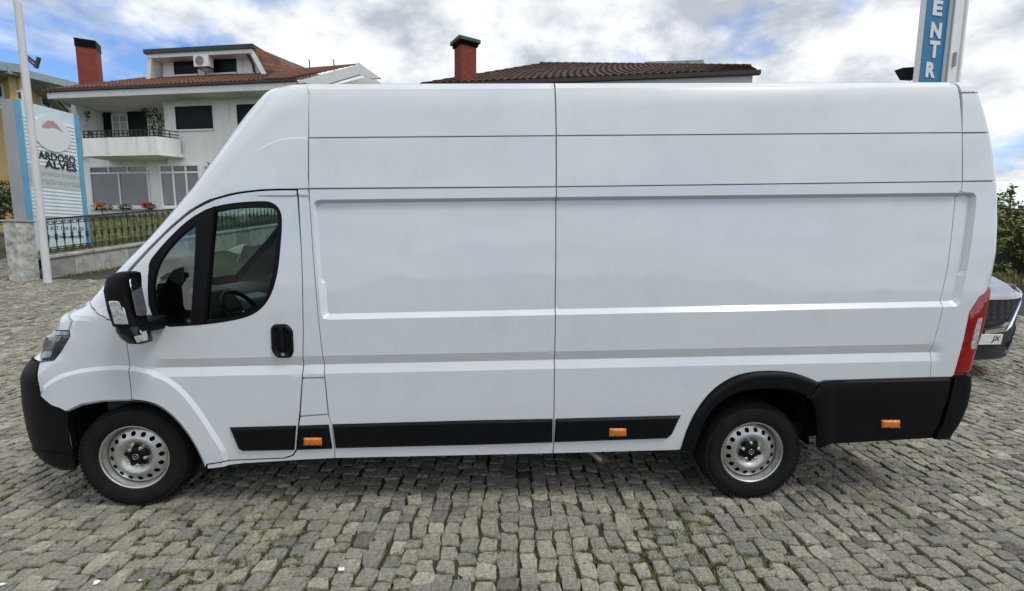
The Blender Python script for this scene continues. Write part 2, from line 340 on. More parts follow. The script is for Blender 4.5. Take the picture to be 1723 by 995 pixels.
def solve(z, w, L, n, sil, side):
    us, vs = zip(*sil)
    def err(x0):
        if side < 0: x = x0+L-L*np.sin(tt)**(2/n)
        else: x = x0-L+L*np.sin(tt)**(2/n)
        P = np.stack([x, -w*np.cos(tt)**(2/n), np.full_like(x, z)], 1)
        d = P-CL; zc = d@FL; u = W/2+FPX*(d@RL)/zc; v = H/2-FPX*(d@UL)/zc
        q = u-np.interp(v, vs, us)
        return q.min() if side < 0 else q.max()
    lo, hi = (-1.6, 1.8) if side < 0 else (4.6, 6.6)
    for _ in range(40):
        m = (lo+hi)/2
        if err(m) < 0: lo = m
        else: hi = m
    return (lo+hi)/2
zs = np.concatenate([np.arange(.24, 2.66, .02), [2.67, 2.69]])
xfs = [solve(z, np.interp(z, ZT, wt), np.interp(z, ZT, LFT), NF, sil_l, -1) for z in zs]
xrs = [solve(z, np.interp(z, ZT, wt), LR, NR, sil_r, 1) for z in zs]
XFT = smooth_t(np.interp(ZT, zs, xfs), 7); XRT = smooth_t(np.interp(ZT, zs, xrs), 9)
def I(T, z): return np.interp(z, ZT, T)
def S(X, z, off=0.0):
    X = np.asarray(X, float); z = np.asarray(z, float)
    def base(X, z):
        w, L, xf, xr = I(wt, z), I(LFT, z), I(XFT, z), I(XRT, z); xc = xf+L; xcr = xr-LR
        tf = np.clip((xc-X)/L/KF, 0, 1)*math.pi/2; tr = np.clip((X-xcr)/LR/KR, 0, 1)*math.pi/2
        x = np.where(X < xc, xc-L*np.sin(tf)**(2/NF), np.where(X > xcr, xcr+LR*np.sin(tr)**(2/NR), X))
        y = -w*np.where(X < xc, np.cos(tf)**(2/NF), np.where(X > xcr, np.cos(tr)**(2/NR), 1.0))
        return np.stack([x, y, z+0*x], -1)
    P = base(X, z)
    if np.any(np.asarray(off) != 0):
        e = 2e-3; a = base(X+e, z)-base(X-e, z); b = base(X, z+e)-base(X, z-e); n = np.cross(a, b); n /= np.linalg.norm(n, axis=-1, keepdims=True)+1e-12
        P = P+n*np.asarray(off)[..., None]
    return P
def inv(u, v):
    d = FL+RL*(u-W/2)/FPX-UL*(v-H/2)/FPX; t = np.linspace(1.5, 9, 3000); P = CL+t[:, None]*d; x, y, z = P.T
    zc = np.clip(z, .16, 2.75); w, L, xf, xr = I(wt, zc), I(LFT, zc), I(XFT, zc), I(XRT, zc); xc = xf+L; xcr = xr-LR
    ay = np.abs(y)/w; G = np.where(x < xc, (np.clip((xc-x)/L, 0, 9)**NF+ay**NF), np.where(x > xcr, np.clip((x-xcr)/LR, 0, 9)**NR+ay**NR, ay))-1
    neg = np.where((G[1:] < 0) & (G[:-1] >= 0) & (y[1:] < 0))[0]
    if len(neg):
        i = neg[0]; fr = G[i]/(G[i]-G[i+1]); p = P[i]+(P[i+1]-P[i])*fr
    else:
        q = np.where(y < 0, G, 9); i = int(np.argmin(q)); p = P[i]
    x, y, z = p; zc = min(max(z, .16), 2.75); w, L, xf, xr = I(wt, zc), I(LFT, zc), I(XFT, zc), I(XRT, zc); xc = xf+L; xcr = xr-LR
    if x < xc: X_ = xc-KF*L*math.atan2(max(0, (xc-x)/L)**(NF/2), (abs(y)/w)**(NF/2))/(math.pi/2)
    elif x > xcr: X_ = xcr+KR*LR*math.atan2(max(0, (x-xcr)/LR)**(NR/2), (abs(y)/w)**(NR/2))/(math.pi/2)
    else: X_ = x
    return (X_, zc)
def D(pts): return [inv(*p) if isinstance(p, tuple) else (float(p[0]), float(p[1])) for p in pts]
def XF(z, tau): return float(I(XFT, z)+I(LFT, z)*(1-KF*tau))       # domain coordinate on the nose, tau 0 side .. 1 centre line
def XR(z, tau): return float(I(XRT, z)-LR*(1-KR*tau))
def pip(P, poly):
    x, y = P[:, 0], P[:, 1]; ins = np.zeros(len(P), bool); n = len(poly)
    for i in range(n):
        x0, y0 = poly[i]; x1, y1 = poly[(i+1) % n]
        c = (y0 > y) != (y1 > y)
        with np.errstate(divide='ignore', invalid='ignore'): ins ^= c & (x < (x1-x0)*(y-y0)/(y1-y0)+x0)
    return ins
def segdist(P, poly, closed=True):
    best = np.full(len(P), 9.0); n = len(poly)
    for i in range(n if closed else n-1):
        a = np.array(poly[i]); b = np.array(poly[(i+1) % n]); ab = b-a; t = np.clip(((P-a)@ab)/(ab@ab+1e-12), 0, 1)
        best = np.minimum(best, np.linalg.norm(P-a-t[:, None]*ab, axis=1))
    return best
def sdist(P, poly): d = segdist(P, poly); return np.where(pip(P, poly), d, -d)   # + inside
def resample(poly, st, closed=True):
    o = []; n = len(poly)
    for i in range(n if closed else n-1):
        a, b = np.array(poly[i]), np.array(poly[(i+1) % n]); k = max(1, int(math.ceil(np.linalg.norm(b-a)/st)))
        o += [tuple(a+(b-a)*j/k) for j in range(k)]
    if not closed: o.append(tuple(poly[-1]))
    return o
def area2(p): return sum(p[i][0]*p[(i+1) % len(p)][1]-p[(i+1) % len(p)][0]*p[i][1] for i in range(len(p)))
def inset(poly, d):
    if d == 0: return list(poly)
    s = 1 if area2(poly) > 0 else -1; n = len(poly); o = []
    for i in range(n):
        a, b, c = (np.array(poly[j % n], float) for j in (i-1, i, i+1)); e1 = b-a; e2 = c-b
        e1 /= np.linalg.norm(e1)+1e-12; e2 /= np.linalg.norm(e2)+1e-12
        n1 = np.array([-e1[1], e1[0]])*s; n2 = np.array([-e2[1], e2[0]])*s; m = n1+n2; m /= max(.5, (m@m)/2)
        o.append(tuple(b+m*d))
    return o
def chaikin(p, it=2, closed=True):
    for _ in range(it):
        q = []; n = len(p)
        for i in range(n if closed else n-1):
            a, b = np.array(p[i]), np.array(p[(i+1) % n]); q += [tuple(a*.75+b*.25), tuple(a*.25+b*.75)]
        p = q if closed else [p[0]]+q+[p[-1]]
    return p
# ---- pressed relief of the body sides
REC = D([(526, 336.3), (936, 328), (1643.5, 324), (1642, 352), (1632, 428), (1616, 516), (936, 530), (541, 538.6), (533, 440)])
REC = [REC[0], REC[2], REC[3], REC[4], REC[5], REC[7], REC[8]]
def rnd(poly, r, n=5):
    o = []; m = len(poly)
    for i in range(m):
        a, b, c = (np.array(poly[j % m], float) for j in (i-1, i, i+1)); e1 = (a-b); e2 = (c-b); l1, l2 = np.linalg.norm(e1), np.linalg.norm(e2)
        rr = min(r, l1*.4, l2*.4); p, q = b+e1/l1*rr, b+e2/l2*rr
        for k in range(n+1): t = k/n; o.append(tuple((1-t)**2*p+2*t*(1-t)*b+t*t*q))
    return o
REC = rnd(REC, .05)
BZ = [inv(935, v)[1] for v in (591.5, 606.5, 621)]        # belt groove heights
ARCHC = D(chaikin([(75, 652), (95, 636), (130.6, 624.5), (175, 619), (219, 618), (263, 628), (299, 648), (330, 683), (356, 723), (378, 758.6)], 2, False)+[(385, 800), (120, 800), (60, 700)])
CAPC = D([(385, 281), (395.8, 273.7), (421, 258.6), (446, 246), (471, 236), (491, 233), (517.7, 232), (540, 232), (540, 330), (385, 330)])
CX0, CX1 = D([(405, 268), (470, 236)])[0][0], D([(470, 236)])[0][0]
XB0, XB1 = inv(225, 617)[0], inv(1592, 590)[0]
RZ = inv(935, 470)[1]
ss = lambda t: np.clip(t, 0, 1)**2*(3-2*np.clip(t, 0, 1))
def relief(P):
    X_, z = P[:, 0], P[:, 1]
    r = -.030*np.clip(sdist(P, REC)/np.where(z < RZ, .034, .016), 0, 1)
    bz = np.interp(z, BZ[::-1], [0, -.018, 0]); r = r+bz*ss((X_-XB0-.05)/.12)*ss((XB1-X_)/.12)*(z < BZ[0]+.01)*(z > BZ[-1]-.01)
    r = r+.016*ss(sdist(P, ARCHC)/.03+.5)
    r = r+.007*ss(sdist(P, CAPC)/.008+.5)*ss((X_-CX0)/(CX1-CX0))*(X_ < inv518)*(z < 2.45)
    return r
inv518 = inv(517.7, 240)[0]+.005
def line_pts(poly, d): return resample(inset(poly, d), .03)
LINES = [(line_pts(REC, 0), True), (line_pts(REC, .016), True), (line_pts(REC, .034), True),
         (resample(inset(ARCHC, -.012), .03), True), (resample(inset(ARCHC, .012), .03), True), (resample(inset(CAPC, -.004), .02), True), (resample(inset(CAPC, .004), .02), True)]
for zz_ in BZ: LINES.append(([(XB0-.1+i*.04, zz_) for i in range(int((XB1-XB0+.2)/.04)+1)], False))
def panel(name, outline, m=PAINT, parent=None, holes=(), loops=(), off=0.0, grid=.035, gap=.0025, flange=.013, rel=True, mirror=True, edge=.02, lines=True, sharp=None, bulge=None):
    sharp = sharp or (14 if rel else 23)
    parent = parent or van; poly = inset(D(outline), gap); poly = resample(poly, edge); hs = [resample(inset(D(h), -gap), edge) for h in holes]
    pts = []; edges = []
    def addloop(lp, closed=True):
        b = len(pts); pts.extend(lp); n = len(lp); edges.extend([(b+i, b+(i+1) % n) for i in range(n if closed else n-1)])
    addloop(poly)
    for h in hs: addloop(h)
    nb = len(pts); A = np.array(poly); lo, hi = A.min(0), A.max(0)
    keep = []
    lns = (LINES if rel and lines else [])+[(resample(inset(poly, d), edge), True) for d in loops]
    if lns:
        for ln, cl in lns:
            Q = np.array(ln); ok = pip(Q, poly) & (segdist(Q, poly) > .006)
            for h in hs: ok &= ~pip(Q, h) & (segdist(Q, h) > .006)
            idx = {}
            for i in np.where(ok)[0]: idx[i] = len(pts); pts.append(tuple(Q[i])); keep.append(Q[i])
            n = len(Q)
            for i in range(n if cl else n-1):
                j = (i+1) % n
                if i in idx and j in idx: edges.append((idx[i], idx[j]))
    GX, GY = np.meshgrid(np.arange(lo[0]+grid/2, hi[0], grid), np.arange(lo[1]+grid/2, hi[1], grid)); Q = np.stack([GX.ravel(), GY.ravel()], 1)
    if len(Q):
        ok = pip(Q, poly) & (segdist(Q, poly) > grid*.4)
        for h in hs: ok &= ~pip(Q, h) & (segdist(Q, h) > grid*.4)
        if keep:
            K = np.array(keep, np.float32); ii = np.where(ok)[0]
            for c0 in range(0, len(ii), 400):
                q = ii[c0:c0+400]; dd = np.abs(Q[q][:, None, :].astype(np.float32)-K[None]).sum(2).min(1); ok[q[dd < grid*.42]] = False
        pts.extend([tuple(q) for q in Q[ok]])
    r = delaunay_2d_cdt([Vector(p) for p in pts], edges, [], 0, 1e-7)
    P = np.array([p[:] for p in r[0]]); tri = np.array([list(t) for t in r[2]]); cen = P[tri].mean(1); ok = pip(cen, poly)
    for h in hs: ok &= ~pip(cen, h)
    tri = tri[ok]; o_ = np.full(len(P), off) + (relief(P) if rel else 0)
    if bulge: o_ = o_+bulge(P, poly)
    V = S(P[:, 0], P[:, 1], o_); Fc = [list(t) for t in tri]
    cnt = {}
    for t in Fc:
        for i in range(3): cnt[(t[i], t[(i+1) % 3])] = 1
    bd = [e for e in cnt if (e[1], e[0]) not in cnt]; ids = sorted({i for e in bd for i in e}); mp_ = {i: len(V)+k for k, i in enumerate(ids)}
    Vb = S(P[ids, 0], P[ids, 1], o_[ids]-flange); V = np.concatenate([V, Vb]); Fc += [[a, mp_[a], mp_[b], b] for a, b in bd]
    o = mkobj(name, V, Fc, m, parent, sharp)
    o['_p'] = 1; del o['_p']
    if mirror:
        c = o.copy(); COL.objects.link(c); c.scale = (1, -1, 1); c.location.y = -ORG[o][1]-(-ORG[parent][1] if parent is not van else 0); ORG[c] = ORG[o]*np.array([1, -1, 1]); MIR[o] = c
        if parent is not van: c.parent = MIR.get(parent, van); c.location = o.location; c.scale = (1, 1, 1) if parent in MIR else (1, -1, 1)
    return o
MIR = {}
DT = [(500, 320), (470, 320.3), (440, 321.2), (412, 324), (389, 328), (355, 337.6), (320.8, 356.4), (286.7, 385.4), (252.5, 419.6), (218.3, 457), (203, 476), (198, 500), (203, 535), (212, 573), (219, 617), (224.4, 661)]
ARF = [(224.4, 671.4), (259, 675), (285.5, 690), (312, 717), (334, 751), (349, 785)]
DR = [(507, 420), (509, 471), (510.4, 553), (509.5, 607), (508.5, 637), (504.5, 691), (502, 715), (498.5, 757)]
WIN = [(247.4, 447), (268, 420), (290, 396), (314, 373.5), (341, 356), (362, 348), (396, 341.7), (440, 339), (457.5, 341), (469.4, 351), (474.6, 368), (471, 419.6), (466, 464), (454, 501.6), (433.6, 525.5), (402.8, 537.4), (341, 546.7), (252.5, 551)]
GLQ = [(258, 471), (269.6, 436.7), (297, 402.5), (326, 379), (330, 380), (330, 380), (328, 443.5), (321, 544), (321, 544), (280, 546.7), (266, 535.7), (258.6, 505)]
GLM = [(362, 356), (362, 356), (362, 356), (396, 349.5), (450.6, 348), (463, 352), (468.5, 362), (466, 412.7), (459, 464), (447, 505), (435, 518), (420, 527), (389, 534), (346.4, 541), (346.4, 541), (346.4, 541)]
WIN, GLQ, GLM = chaikin(WIN, 2), chaikin(GLQ, 2), chaikin(GLM, 2)
ARF = chaikin(ARF, 2, False); DT = chaikin(DT, 1, False)
door = panel('front_door', DT+ARF[:-1]+[(351, 779), (380, 775), (440, 772.5), (478, 771), (492.8, 766), (498.5, 757)]+DR[-2::-1], holes=[WIN], gap=.0035)
fr_ = panel('window_frame', WIN, BLACKP, door, holes=[GLQ, GLM], off=.002, rel=False, gap=-.001, grid=.05, flange=.03)
panel('window_glass', GLM, VGLASS, door, off=-.012, rel=False, gap=-.004, grid=.06, flange=.0)
panel('quarter_glass', GLQ, QGLASS, door, off=-.008, rel=False, gap=-.004, grid=.06, flange=.0)
panel('window_divider', [(345, 354), (362.5, 347.5), (344.5, 543), (329.5, 546)], BLACKP, door, off=.007, rel=False, gap=0, grid=.05)
rimc = lambda d, w: (lambda P, poly: d*np.sqrt(np.clip(1-(1-np.clip(segdist(P, poly)/w, 0, 1))**2, 0, 1)))
rim = lambda d, w: (lambda P, poly: d*ss(segdist(P, poly)/w))
panel('moulding_strip', [(387, 718.9), (499, 715.8), (496, 757), (409, 758.8), (402, 755)], BLACKP, door, off=.006, rel=False, gap=.001, grid=.03, bulge=rim(.012, .014), loops=(.007, .014), flange=.02)
panel('front_fender', [(152, 509), (158.8, 522), (179, 538.5), (201, 544), (205, 560), (212, 573), (219, 617), (224.4, 661), (224.4, 671.4), (175, 673), (139.5, 679), (115, 691), (91, 681), (68.7, 661), (63, 634.7), (66.5, 610), (91, 607), (104, 590), (118, 566), (117, 556.5), (122, 540), (129, 521.5), (138.7, 518)], grid=.03)
ztop = 2.71
wtop = 2.2
cab = [(517.7, 150), (519, 232), (519, 300), (520, 317.5), (501, 318.5), (470, 318.6), (440, 319.5), (412, 322), (388, 326), (354, 335.5), (319, 354), (284.5, 383), (250, 417), (216, 454), (201, 474), (196, 500), (201, 538), (179, 537), (159.5, 521), (153, 508)]
cabd = D(cab); x518 = cabd[0][0]
cab_poly = [list(p) for p in cabd]+[[XF(z, .42), z] for z in np.linspace(1.36, wtop, 22)]+[[XF(z, 1.0), z] for z in np.linspace(wtop+.002, 2.68, 12)]+[[XF(ztop, 1), ztop], [XF(ztop, .5), ztop], [XF(ztop, 0), ztop], [x518, ztop]]
panel('cab_side', cab_poly, grid=.03)
panel('windscreen', [[XF(z, .43), z] for z in np.linspace(1.36, wtop-.004, 20)]+[[XF(z, 1), z] for z in np.linspace(wtop-.004, 1.36, 20)], VGLASS, off=-.006, rel=False, grid=.05, gap=0, flange=0)
bo = [[XF(z, .36), z] for z in np.linspace(1.33, wtop+.02, 16)]
panel('windscreen_border', bo+[[XF(wtop+.02, .7), wtop+.02], [XF(wtop+.02, 1), wtop+.02], [XF(wtop-.06, 1), wtop-.06], [XF(wtop-.06, .7), wtop-.06]]+[[XF(z, .49), z] for z in np.linspace(wtop-.06, 1.43, 14)]+[[XF(1.42, .7), 1.42], [XF(1.42, 1), 1.42], [XF(1.33, 1), 1.33], [XF(1.33, .7), 1.33]], BLACKP, off=-.022, rel=False, grid=.04, gap=0, flange=0)
zh0, zh1 = inv(116, 557)[1], 1.355
panel('bonnet', [(116.5, 556), (122, 540), (129, 521), (140, 516.8), (151.5, 508.5), [XF(1.34, .3), 1.34]]+[[XF(z, 1), z] for z in np.linspace(zh1, zh0+.01, 8)]+[(93, 556)], off=.006, rel=False, grid=.02)
hl = panel('headlight', [(71.5, 607), (91, 606), (103.5, 590), (117, 566.5), (116.5, 558), (93, 557), (84.5, 560), (76.4, 575), (71.6, 589)], LAMPIN, rel=False, grid=.02, bulge=rim(.012, .03))
panel('lamp_bezel', [(93, 557.5), (116.5, 558.2), (117, 564), (96, 565)], LAMPREF, hl, off=.014, rel=False, grid=.02, gap=0)
panel('lamp_reflector', [(74, 604), (88, 602), (99, 570), (88, 566), (78, 580)], LAMPREF, hl, off=.0128, rel=False, grid=.02, gap=.001)
zb = inv(71, 609)[1]
panel('front_panel', [(70, 608), (71, 590), (76, 576), (84, 561), (91, 558)]+[[XF(z, 1), z] for z in np.linspace(zh0, zb, 6)], off=.002, rel=False, grid=.025)
fb = panel('front_bumper', [(70, 610.5), (66.5, 611), (63, 634.7), (68.7, 661), (91, 681), (115, 691), (119, 740), (126, 789.6)]+[[XF(.25, .45), .25], [XF(.25, .7), .25]]+[[XF(z, 1), z] for z in np.linspace(.25, zb-.005, 10)]+[[XF(zb-.005, .7), zb-.005]], BLACKP, off=.006, rel=False, grid=.03, flange=.05)
panel('bumper_lip', [(56, 751), (72, 757), (100, 763), (120, 764), (125, 772), (100, 771), (70, 765), (58, 757)], BLACKP, fb, off=.012, rel=False, grid=.03, gap=0)
panel('pillar_panel', [(501.5, 319.5), (519, 318.8), (521, 340), (527, 430), (536, 539), (544.6, 615), (546, 635)]+[(509, 636), (509.5, 607), (510.4, 553), (509, 471), (507, 420)])
panel('fuel_flap', [(508.8, 637), (546, 636), (552, 697), (505, 700.5)], grid=.03, gap=.003)
sl = panel('sill_panel', [(505, 701.5), (552, 698), (554, 704.5), (558.6, 715), (562.8, 754), (563.5, 771.3), (500, 774.5), (470, 776.5), (410, 780), (352, 787), (351, 780.5), (380, 776), (440, 773.5), (478, 772), (493, 767.5), (499.5, 757), (503, 715)])
panel('moulding_strip', [(503.2, 716), (553.5, 714.2), (559.8, 754.8), (499.6, 757)], BLACKP, sl, off=.006, rel=False, gap=.001, grid=.03, bulge=rim(.012, .014), loops=(.007, .014), flange=.02)
sp1 = panel('side_panel', [(520.5, 318.7), (936, 315), (936, 420), (934.5, 530), (933, 600), (930.5, 763.3), (780, 766.6), (563.5, 771.3), (562.8, 754), (558.6, 715), (554, 704.5), (544.6, 615), (536, 539), (527, 430), (521, 340)])
panel('moulding_strip', [(560, 713.7), (800, 707), (930, 704.5), (929.6, 744.3), (800, 748.5), (565, 754)], BLACKP, sp1, off=.006, rel=False, gap=.001, grid=.03, bulge=rim(.012, .014), loops=(.007, .014), flange=.02)
SEAMR = [(1620, 306), (1615.7, 325), (1610.6, 375.6), (1602, 451), (1592, 496), (1588, 512), (1568.7, 588), (1564.8, 634.8)]
AOUT = [(1147, 758), (1152, 741), (1158.6, 720.8), (1174.7, 688.6), (1200.4, 656.5), (1232.5, 635.6), (1264.7, 626.9), (1300, 625), (1332, 627.5), (1358, 635.6), (1377, 644)]
AOUT = chaikin(AOUT, 2, False)
sp2 = panel('side_panel', [(936.5, 315)]+SEAMR+[(1386.9, 640.4), (1377, 643)]+[(u-2, v-1) for u, v in AOUT[-2::-1]]+[(1140, 757.6), (931, 763.3), (933.5, 600), (935, 530), (936.5, 420)])
panel('moulding_strip', [(934.7, 704.4), (1145.2, 698.7), (1130, 730.6), (1122, 737.5), (932.3, 744)], BLACKP, sp2, off=.006, rel=False, gap=.001, grid=.03, bulge=rim(.012, .014), loops=(.007, .014), flange=.02)
z306 = inv(1620, 306)[1]; zlb = inv(1605, 632)[1]; zlt = inv(1662, 483)[1]
LE = [(1663.5, 482), (1648, 500), (1631.4, 525.4), (1622.3, 570), (1605.3, 631)]
TL = .62
rc = panel('rear_corner_panel', SEAMR[::-1]+[[XR(z306, .25), z306], [XR(z306, TL), z306]]+[[XR(z, TL), z] for z in np.linspace(z306-.1, zlt+.01, 8)]+LE+[(1602, 634.4)], grid=.025)
led = D(LE)
panel_l = panel('tail_lamp', [list(p) for p in led]+[[XR(z, TL), z] for z in np.linspace(zlb+.004, zlt, 8)], RED, rel=False, grid=.02, gap=.001, bulge=rim(.014, .03), flange=.03)
panel('reversing_lens', [(1642, 536), (1649, 534.5), (1637, 585), (1631, 588), (1630, 582), (1635, 560)], CLEARL, panel_l, off=.0155, rel=False, grid=.02, gap=0)
panel('rear_door', [[XR(z, TL+.02), z] for z in np.linspace(.62, 2.6, 24)]+[[XR(z, 1), z] for z in np.linspace(2.6, .62, 24)], rel=False, grid=.05)
z225 = inv(1620, 224)[1]
for (a, b, va, vb, vc, vd) in ((519.5, 935.5, 317, 314.2, 232.6, 229), (936.5, 1619, 314.2, 305.2, 229, 223.8)):
    panel('roof_side_panel', [(a, va), (b, vb), (b, vd), (a, vc)], grid=.04)
    A_, B_ = inv(a, vc)[0], inv(b, vd)[0]
    panel('upper_roof_panel', [(a, vc-.9), (b, vd-.9), [B_, ztop], [A_, ztop]], grid=.04)
panel('upper_corner_panel', [(1620, 305), (1619.5, 224.5), [XR(z225, .3), z225], [XR(z225, TL), z225]]+[[XR(z, TL), z] for z in np.linspace(z225-.05, z306+.01, 5)], grid=.03)
z156 = inv(1617, 156)[1]
panel('top_corner_panel', [(1619.3, 223), (1618, 157), [XR(z156, .3), z156], [XR(z156, TL), z156], [XR(z225+.004, TL), z225+.004]], grid=.03)
panel('roof_corner_cap', [(1617.6, 155.4), [inv(1617, 160)[0], ztop], [XR(ztop, .4), ztop], [XR(ztop, 1), ztop], [XR(z156, 1), z156], [XR(z156, TL), z156]], grid=.03)
# rear black trim
def arch(name, outer, inner, parent=None, off=.028):
    return panel(name, outer+inner, BLACKP, parent, off=.004, rel=False, grid=.02, gap=.0, flange=.06, bulge=rimc(off, .026), loops=(.010, .018, .026))
AIN = [(1358, 668), (1329, 657), (1287, 653), (1242, 658), (1203.6, 679), (1180, 714), (1166, 759)]
AIN = chaikin(AIN, 2, False)
arch('wheel_arch_trim', AOUT, AIN)
qx, qz = inv(1400, 690)[0], inv(1500, 685)[1]
qt = panel('rear_quarter_trim', [(1378, 644), (1387, 641), (1601, 635.2), (1582, 711), (1567, 737.3), (1393, 747.5), (1380, 751), (1372, 751), (1370, 690), (1359, 667)], BLACKP, off=.008, rel=False, grid=.03, gap=.001, bulge=lambda P, poly: .012*ss(segdist(P, poly)/.02)+.010*ss((qx-P[:, 0])/.03)-.006*ss((qz-P[:, 1])/.012)*ss((P[:, 0]-qx)/.03))
zrb = inv(1575, 737)[1]
panel('rear_bumper', [(1602, 635.2), (1605.5, 632.3), [XR(zlb, .7), zlb], [XR(zlb, 1), zlb], [XR(zrb, 1), zrb], [XR(zrb, .5), zrb], (1568, 737.5), (1583, 711)], BLACKP, off=.02, rel=False, grid=.03, gap=.001, flange=.06)
def lens(name, u0, v0, u1, v1, parent, m=AMBER, off=.02):
    return panel(name, [(u0, v0), (u1, v0), (u1, v1), (u0, v1)], m, parent, off=off, rel=False, grid=.008, gap=0, edge=.01, flange=.03, bulge=rim(.008, .008))
lens('side_marker_lamp', 513, 734.5, 543.5, 747.6, sl); lens('side_marker_lamp', 1024, 719, 1052.5, 732.4, sp2); lens('side_marker_lamp', 1479.5, 705.3, 1509.7, 718.2, qt, off=.022)
# door handle
hd = panel('door_handle', [list(p) for p in rnd(D([(455.5, 552), (462, 545.5), (484, 545.5), (493, 556), (494.5, 592), (490, 602), (466, 602.5), (457, 590)]), .02)], BLACKP, door, off=.002, rel=False, grid=.01, gap=0, bulge=lambda P, poly: .016*ss(segdist(P, poly)/.012)-.013*ss((segdist(P, poly)-.014)/.02))
panel('handle_grip', [(468, 548), (477, 548), (481, 590), (472, 590)], BLACKP, hd, off=.016, rel=False, grid=.01, gap=0, flange=.03, bulge=rim(.008, .012))
panel('key_lock', [(475, 593.5), (480, 593.5), (480.5, 598), (475.5, 598)], STEEL, hd, off=.017, rel=False, grid=.01, gap=0)
# inner shell behind the seams (openings for the window and the wheels)
ARO = [(349, 783), (340, 800), (130, 800), (119, 740), (113, 694), (139.5, 682), (175, 676), (224.4, 674)]+[(u-3, v+3) for u, v in ARF[1:-1]]
ARI = [(1369, 755)]+[(1368, 700)]+AIN+[(1166, 775), (1300, 790)]
zbot = .33
shell = [[XF(z, 1), z] for z in np.linspace(.32, 1.33, 20)]+[[XF(z, .425), z] for z in np.linspace(1.36, wtop, 16)]+[[XF(z, 1), z] for z in np.linspace(wtop+.01, 2.69, 8)]+[[x518, 2.69], [5.0, 2.69]]+[[XR(z, 1), z] for z in np.linspace(2.69, .5, 30)]
xr_ = inv(1380, 740)[0]
shell += [(1580, 734), (1393, 744), (1388, 744)]+[(1386, 700), (1378, 680)]+AIN+[(1160, 755), (1140, 755), (931, 760), (563, 768), (420, 776), (352, 782)]+[(u-3, v+3) for u, v in ARF[-2:0:-1]]+[(224.4, 674), (175, 676), (139.5, 682), (113, 694), (119, 740), (124, 785)]
panel('inner_shell', shell, SHELLM, off=-.015, grid=.07, gap=0, flange=0, holes=[WIN])
panel('cab_lining', [[XF(z, .42), z] for z in np.linspace(1.36, wtop, 14)]+[[1.27, wtop], [1.27, .62], [.35, .9], [.1, 1.2]], mat('cab_lining_grey', (.16, .165, .16), .8), rel=False, off=-.05, grid=.07, gap=0, flange=0, holes=[WIN])
seal = [inset(D(DT+ARF[:-1]+[(351, 779), (380, 775), (440, 772.5), (478, 771), (492.8, 766), (498.5, 757)]+DR[-2::-1]), -.002)]
for q in seal:
    rs = resample(q, .03); P = S([p[0] for p in rs], [p[1] for p in rs], -.014+relief(np.array(rs))); sb = MB(); sb.tube(list(P)+[P[0]], .008, 5, cap=False)
    so = sb.build('door_seal', DARK, van)
# roof, floor, bulkhead, wells
xs = np.linspace(float(I(XFT, ztop))+.01, float(I(XRT, ztop))-.005, 60); rb = MB(); rows = []
for x in xs:
    xc, xcr = float(I(XFT, ztop)+I(LFT, ztop)), float(I(XRT, ztop)-LR); w = float(I(wt, ztop))
    hw = w*(1-min(1, max(0, (xc-x)/I(LFT, ztop)))**NF)**(1/NF) if x < xc else (w*(1-min(1, (x-xcr)/LR)**NR)**(1/NR) if x > xcr else w)
    rows.append([(x, -hw*c, ztop+.022*(1-c*c)) for c in np.linspace(1, -1, 15)])
rb.add([p for r in rows for p in r], [(i*15+k, (i+1)*15+k, (i+1)*15+k+1, i*15+k+1) for i in range(59) for k in range(14)]); rb.build('roof', PAINT, van, sharp=60)
MB().box((.45, -.93, .36), (5.35, .93, .46)).build('underbody', DARK, van)
MB().box((-.75, -.6, .40), (.5, .6, .52)).build('engine_tray', DARK, van)
MB().prism([(1.32, -.95, .47), (1.32, -.95, 1.5), (1.32, -.86, 2.45), (1.32, .86, 2.45), (1.32, .95, 1.5), (1.32, .95, .47)], (.04, 0, 0)).build('bulkhead', TRIMG, van)
MB().box((.35, -.93, .461), (1.31, .93, .60)).build('cab_floor', TRIMD, van)
for sgn in (-1, 1):
    for pts_ in ([(u, v) for u, v in ARO if True], ARI):
        dom = D(pts_); xz = [(p[0], p[1]) for p in dom]; cx_ = np.mean([p[0] for p in xz]); n = len(xz)
        wb = MB()
        P0 = [(x, sgn*.985, z) for x, z in xz]; P1 = [(x, sgn*.55, z) for x, z in xz]
        wb.add(P0+P1, [(i, (i+1) % n, n+(i+1) % n, n+i) for i in range(n) if not (xz[i][1] < .42 and xz[(i+1) % n][1] < .42)]+[list(range(n, 2*n))])
        wb.build('wheel_well', DARK, van, smooth=False)
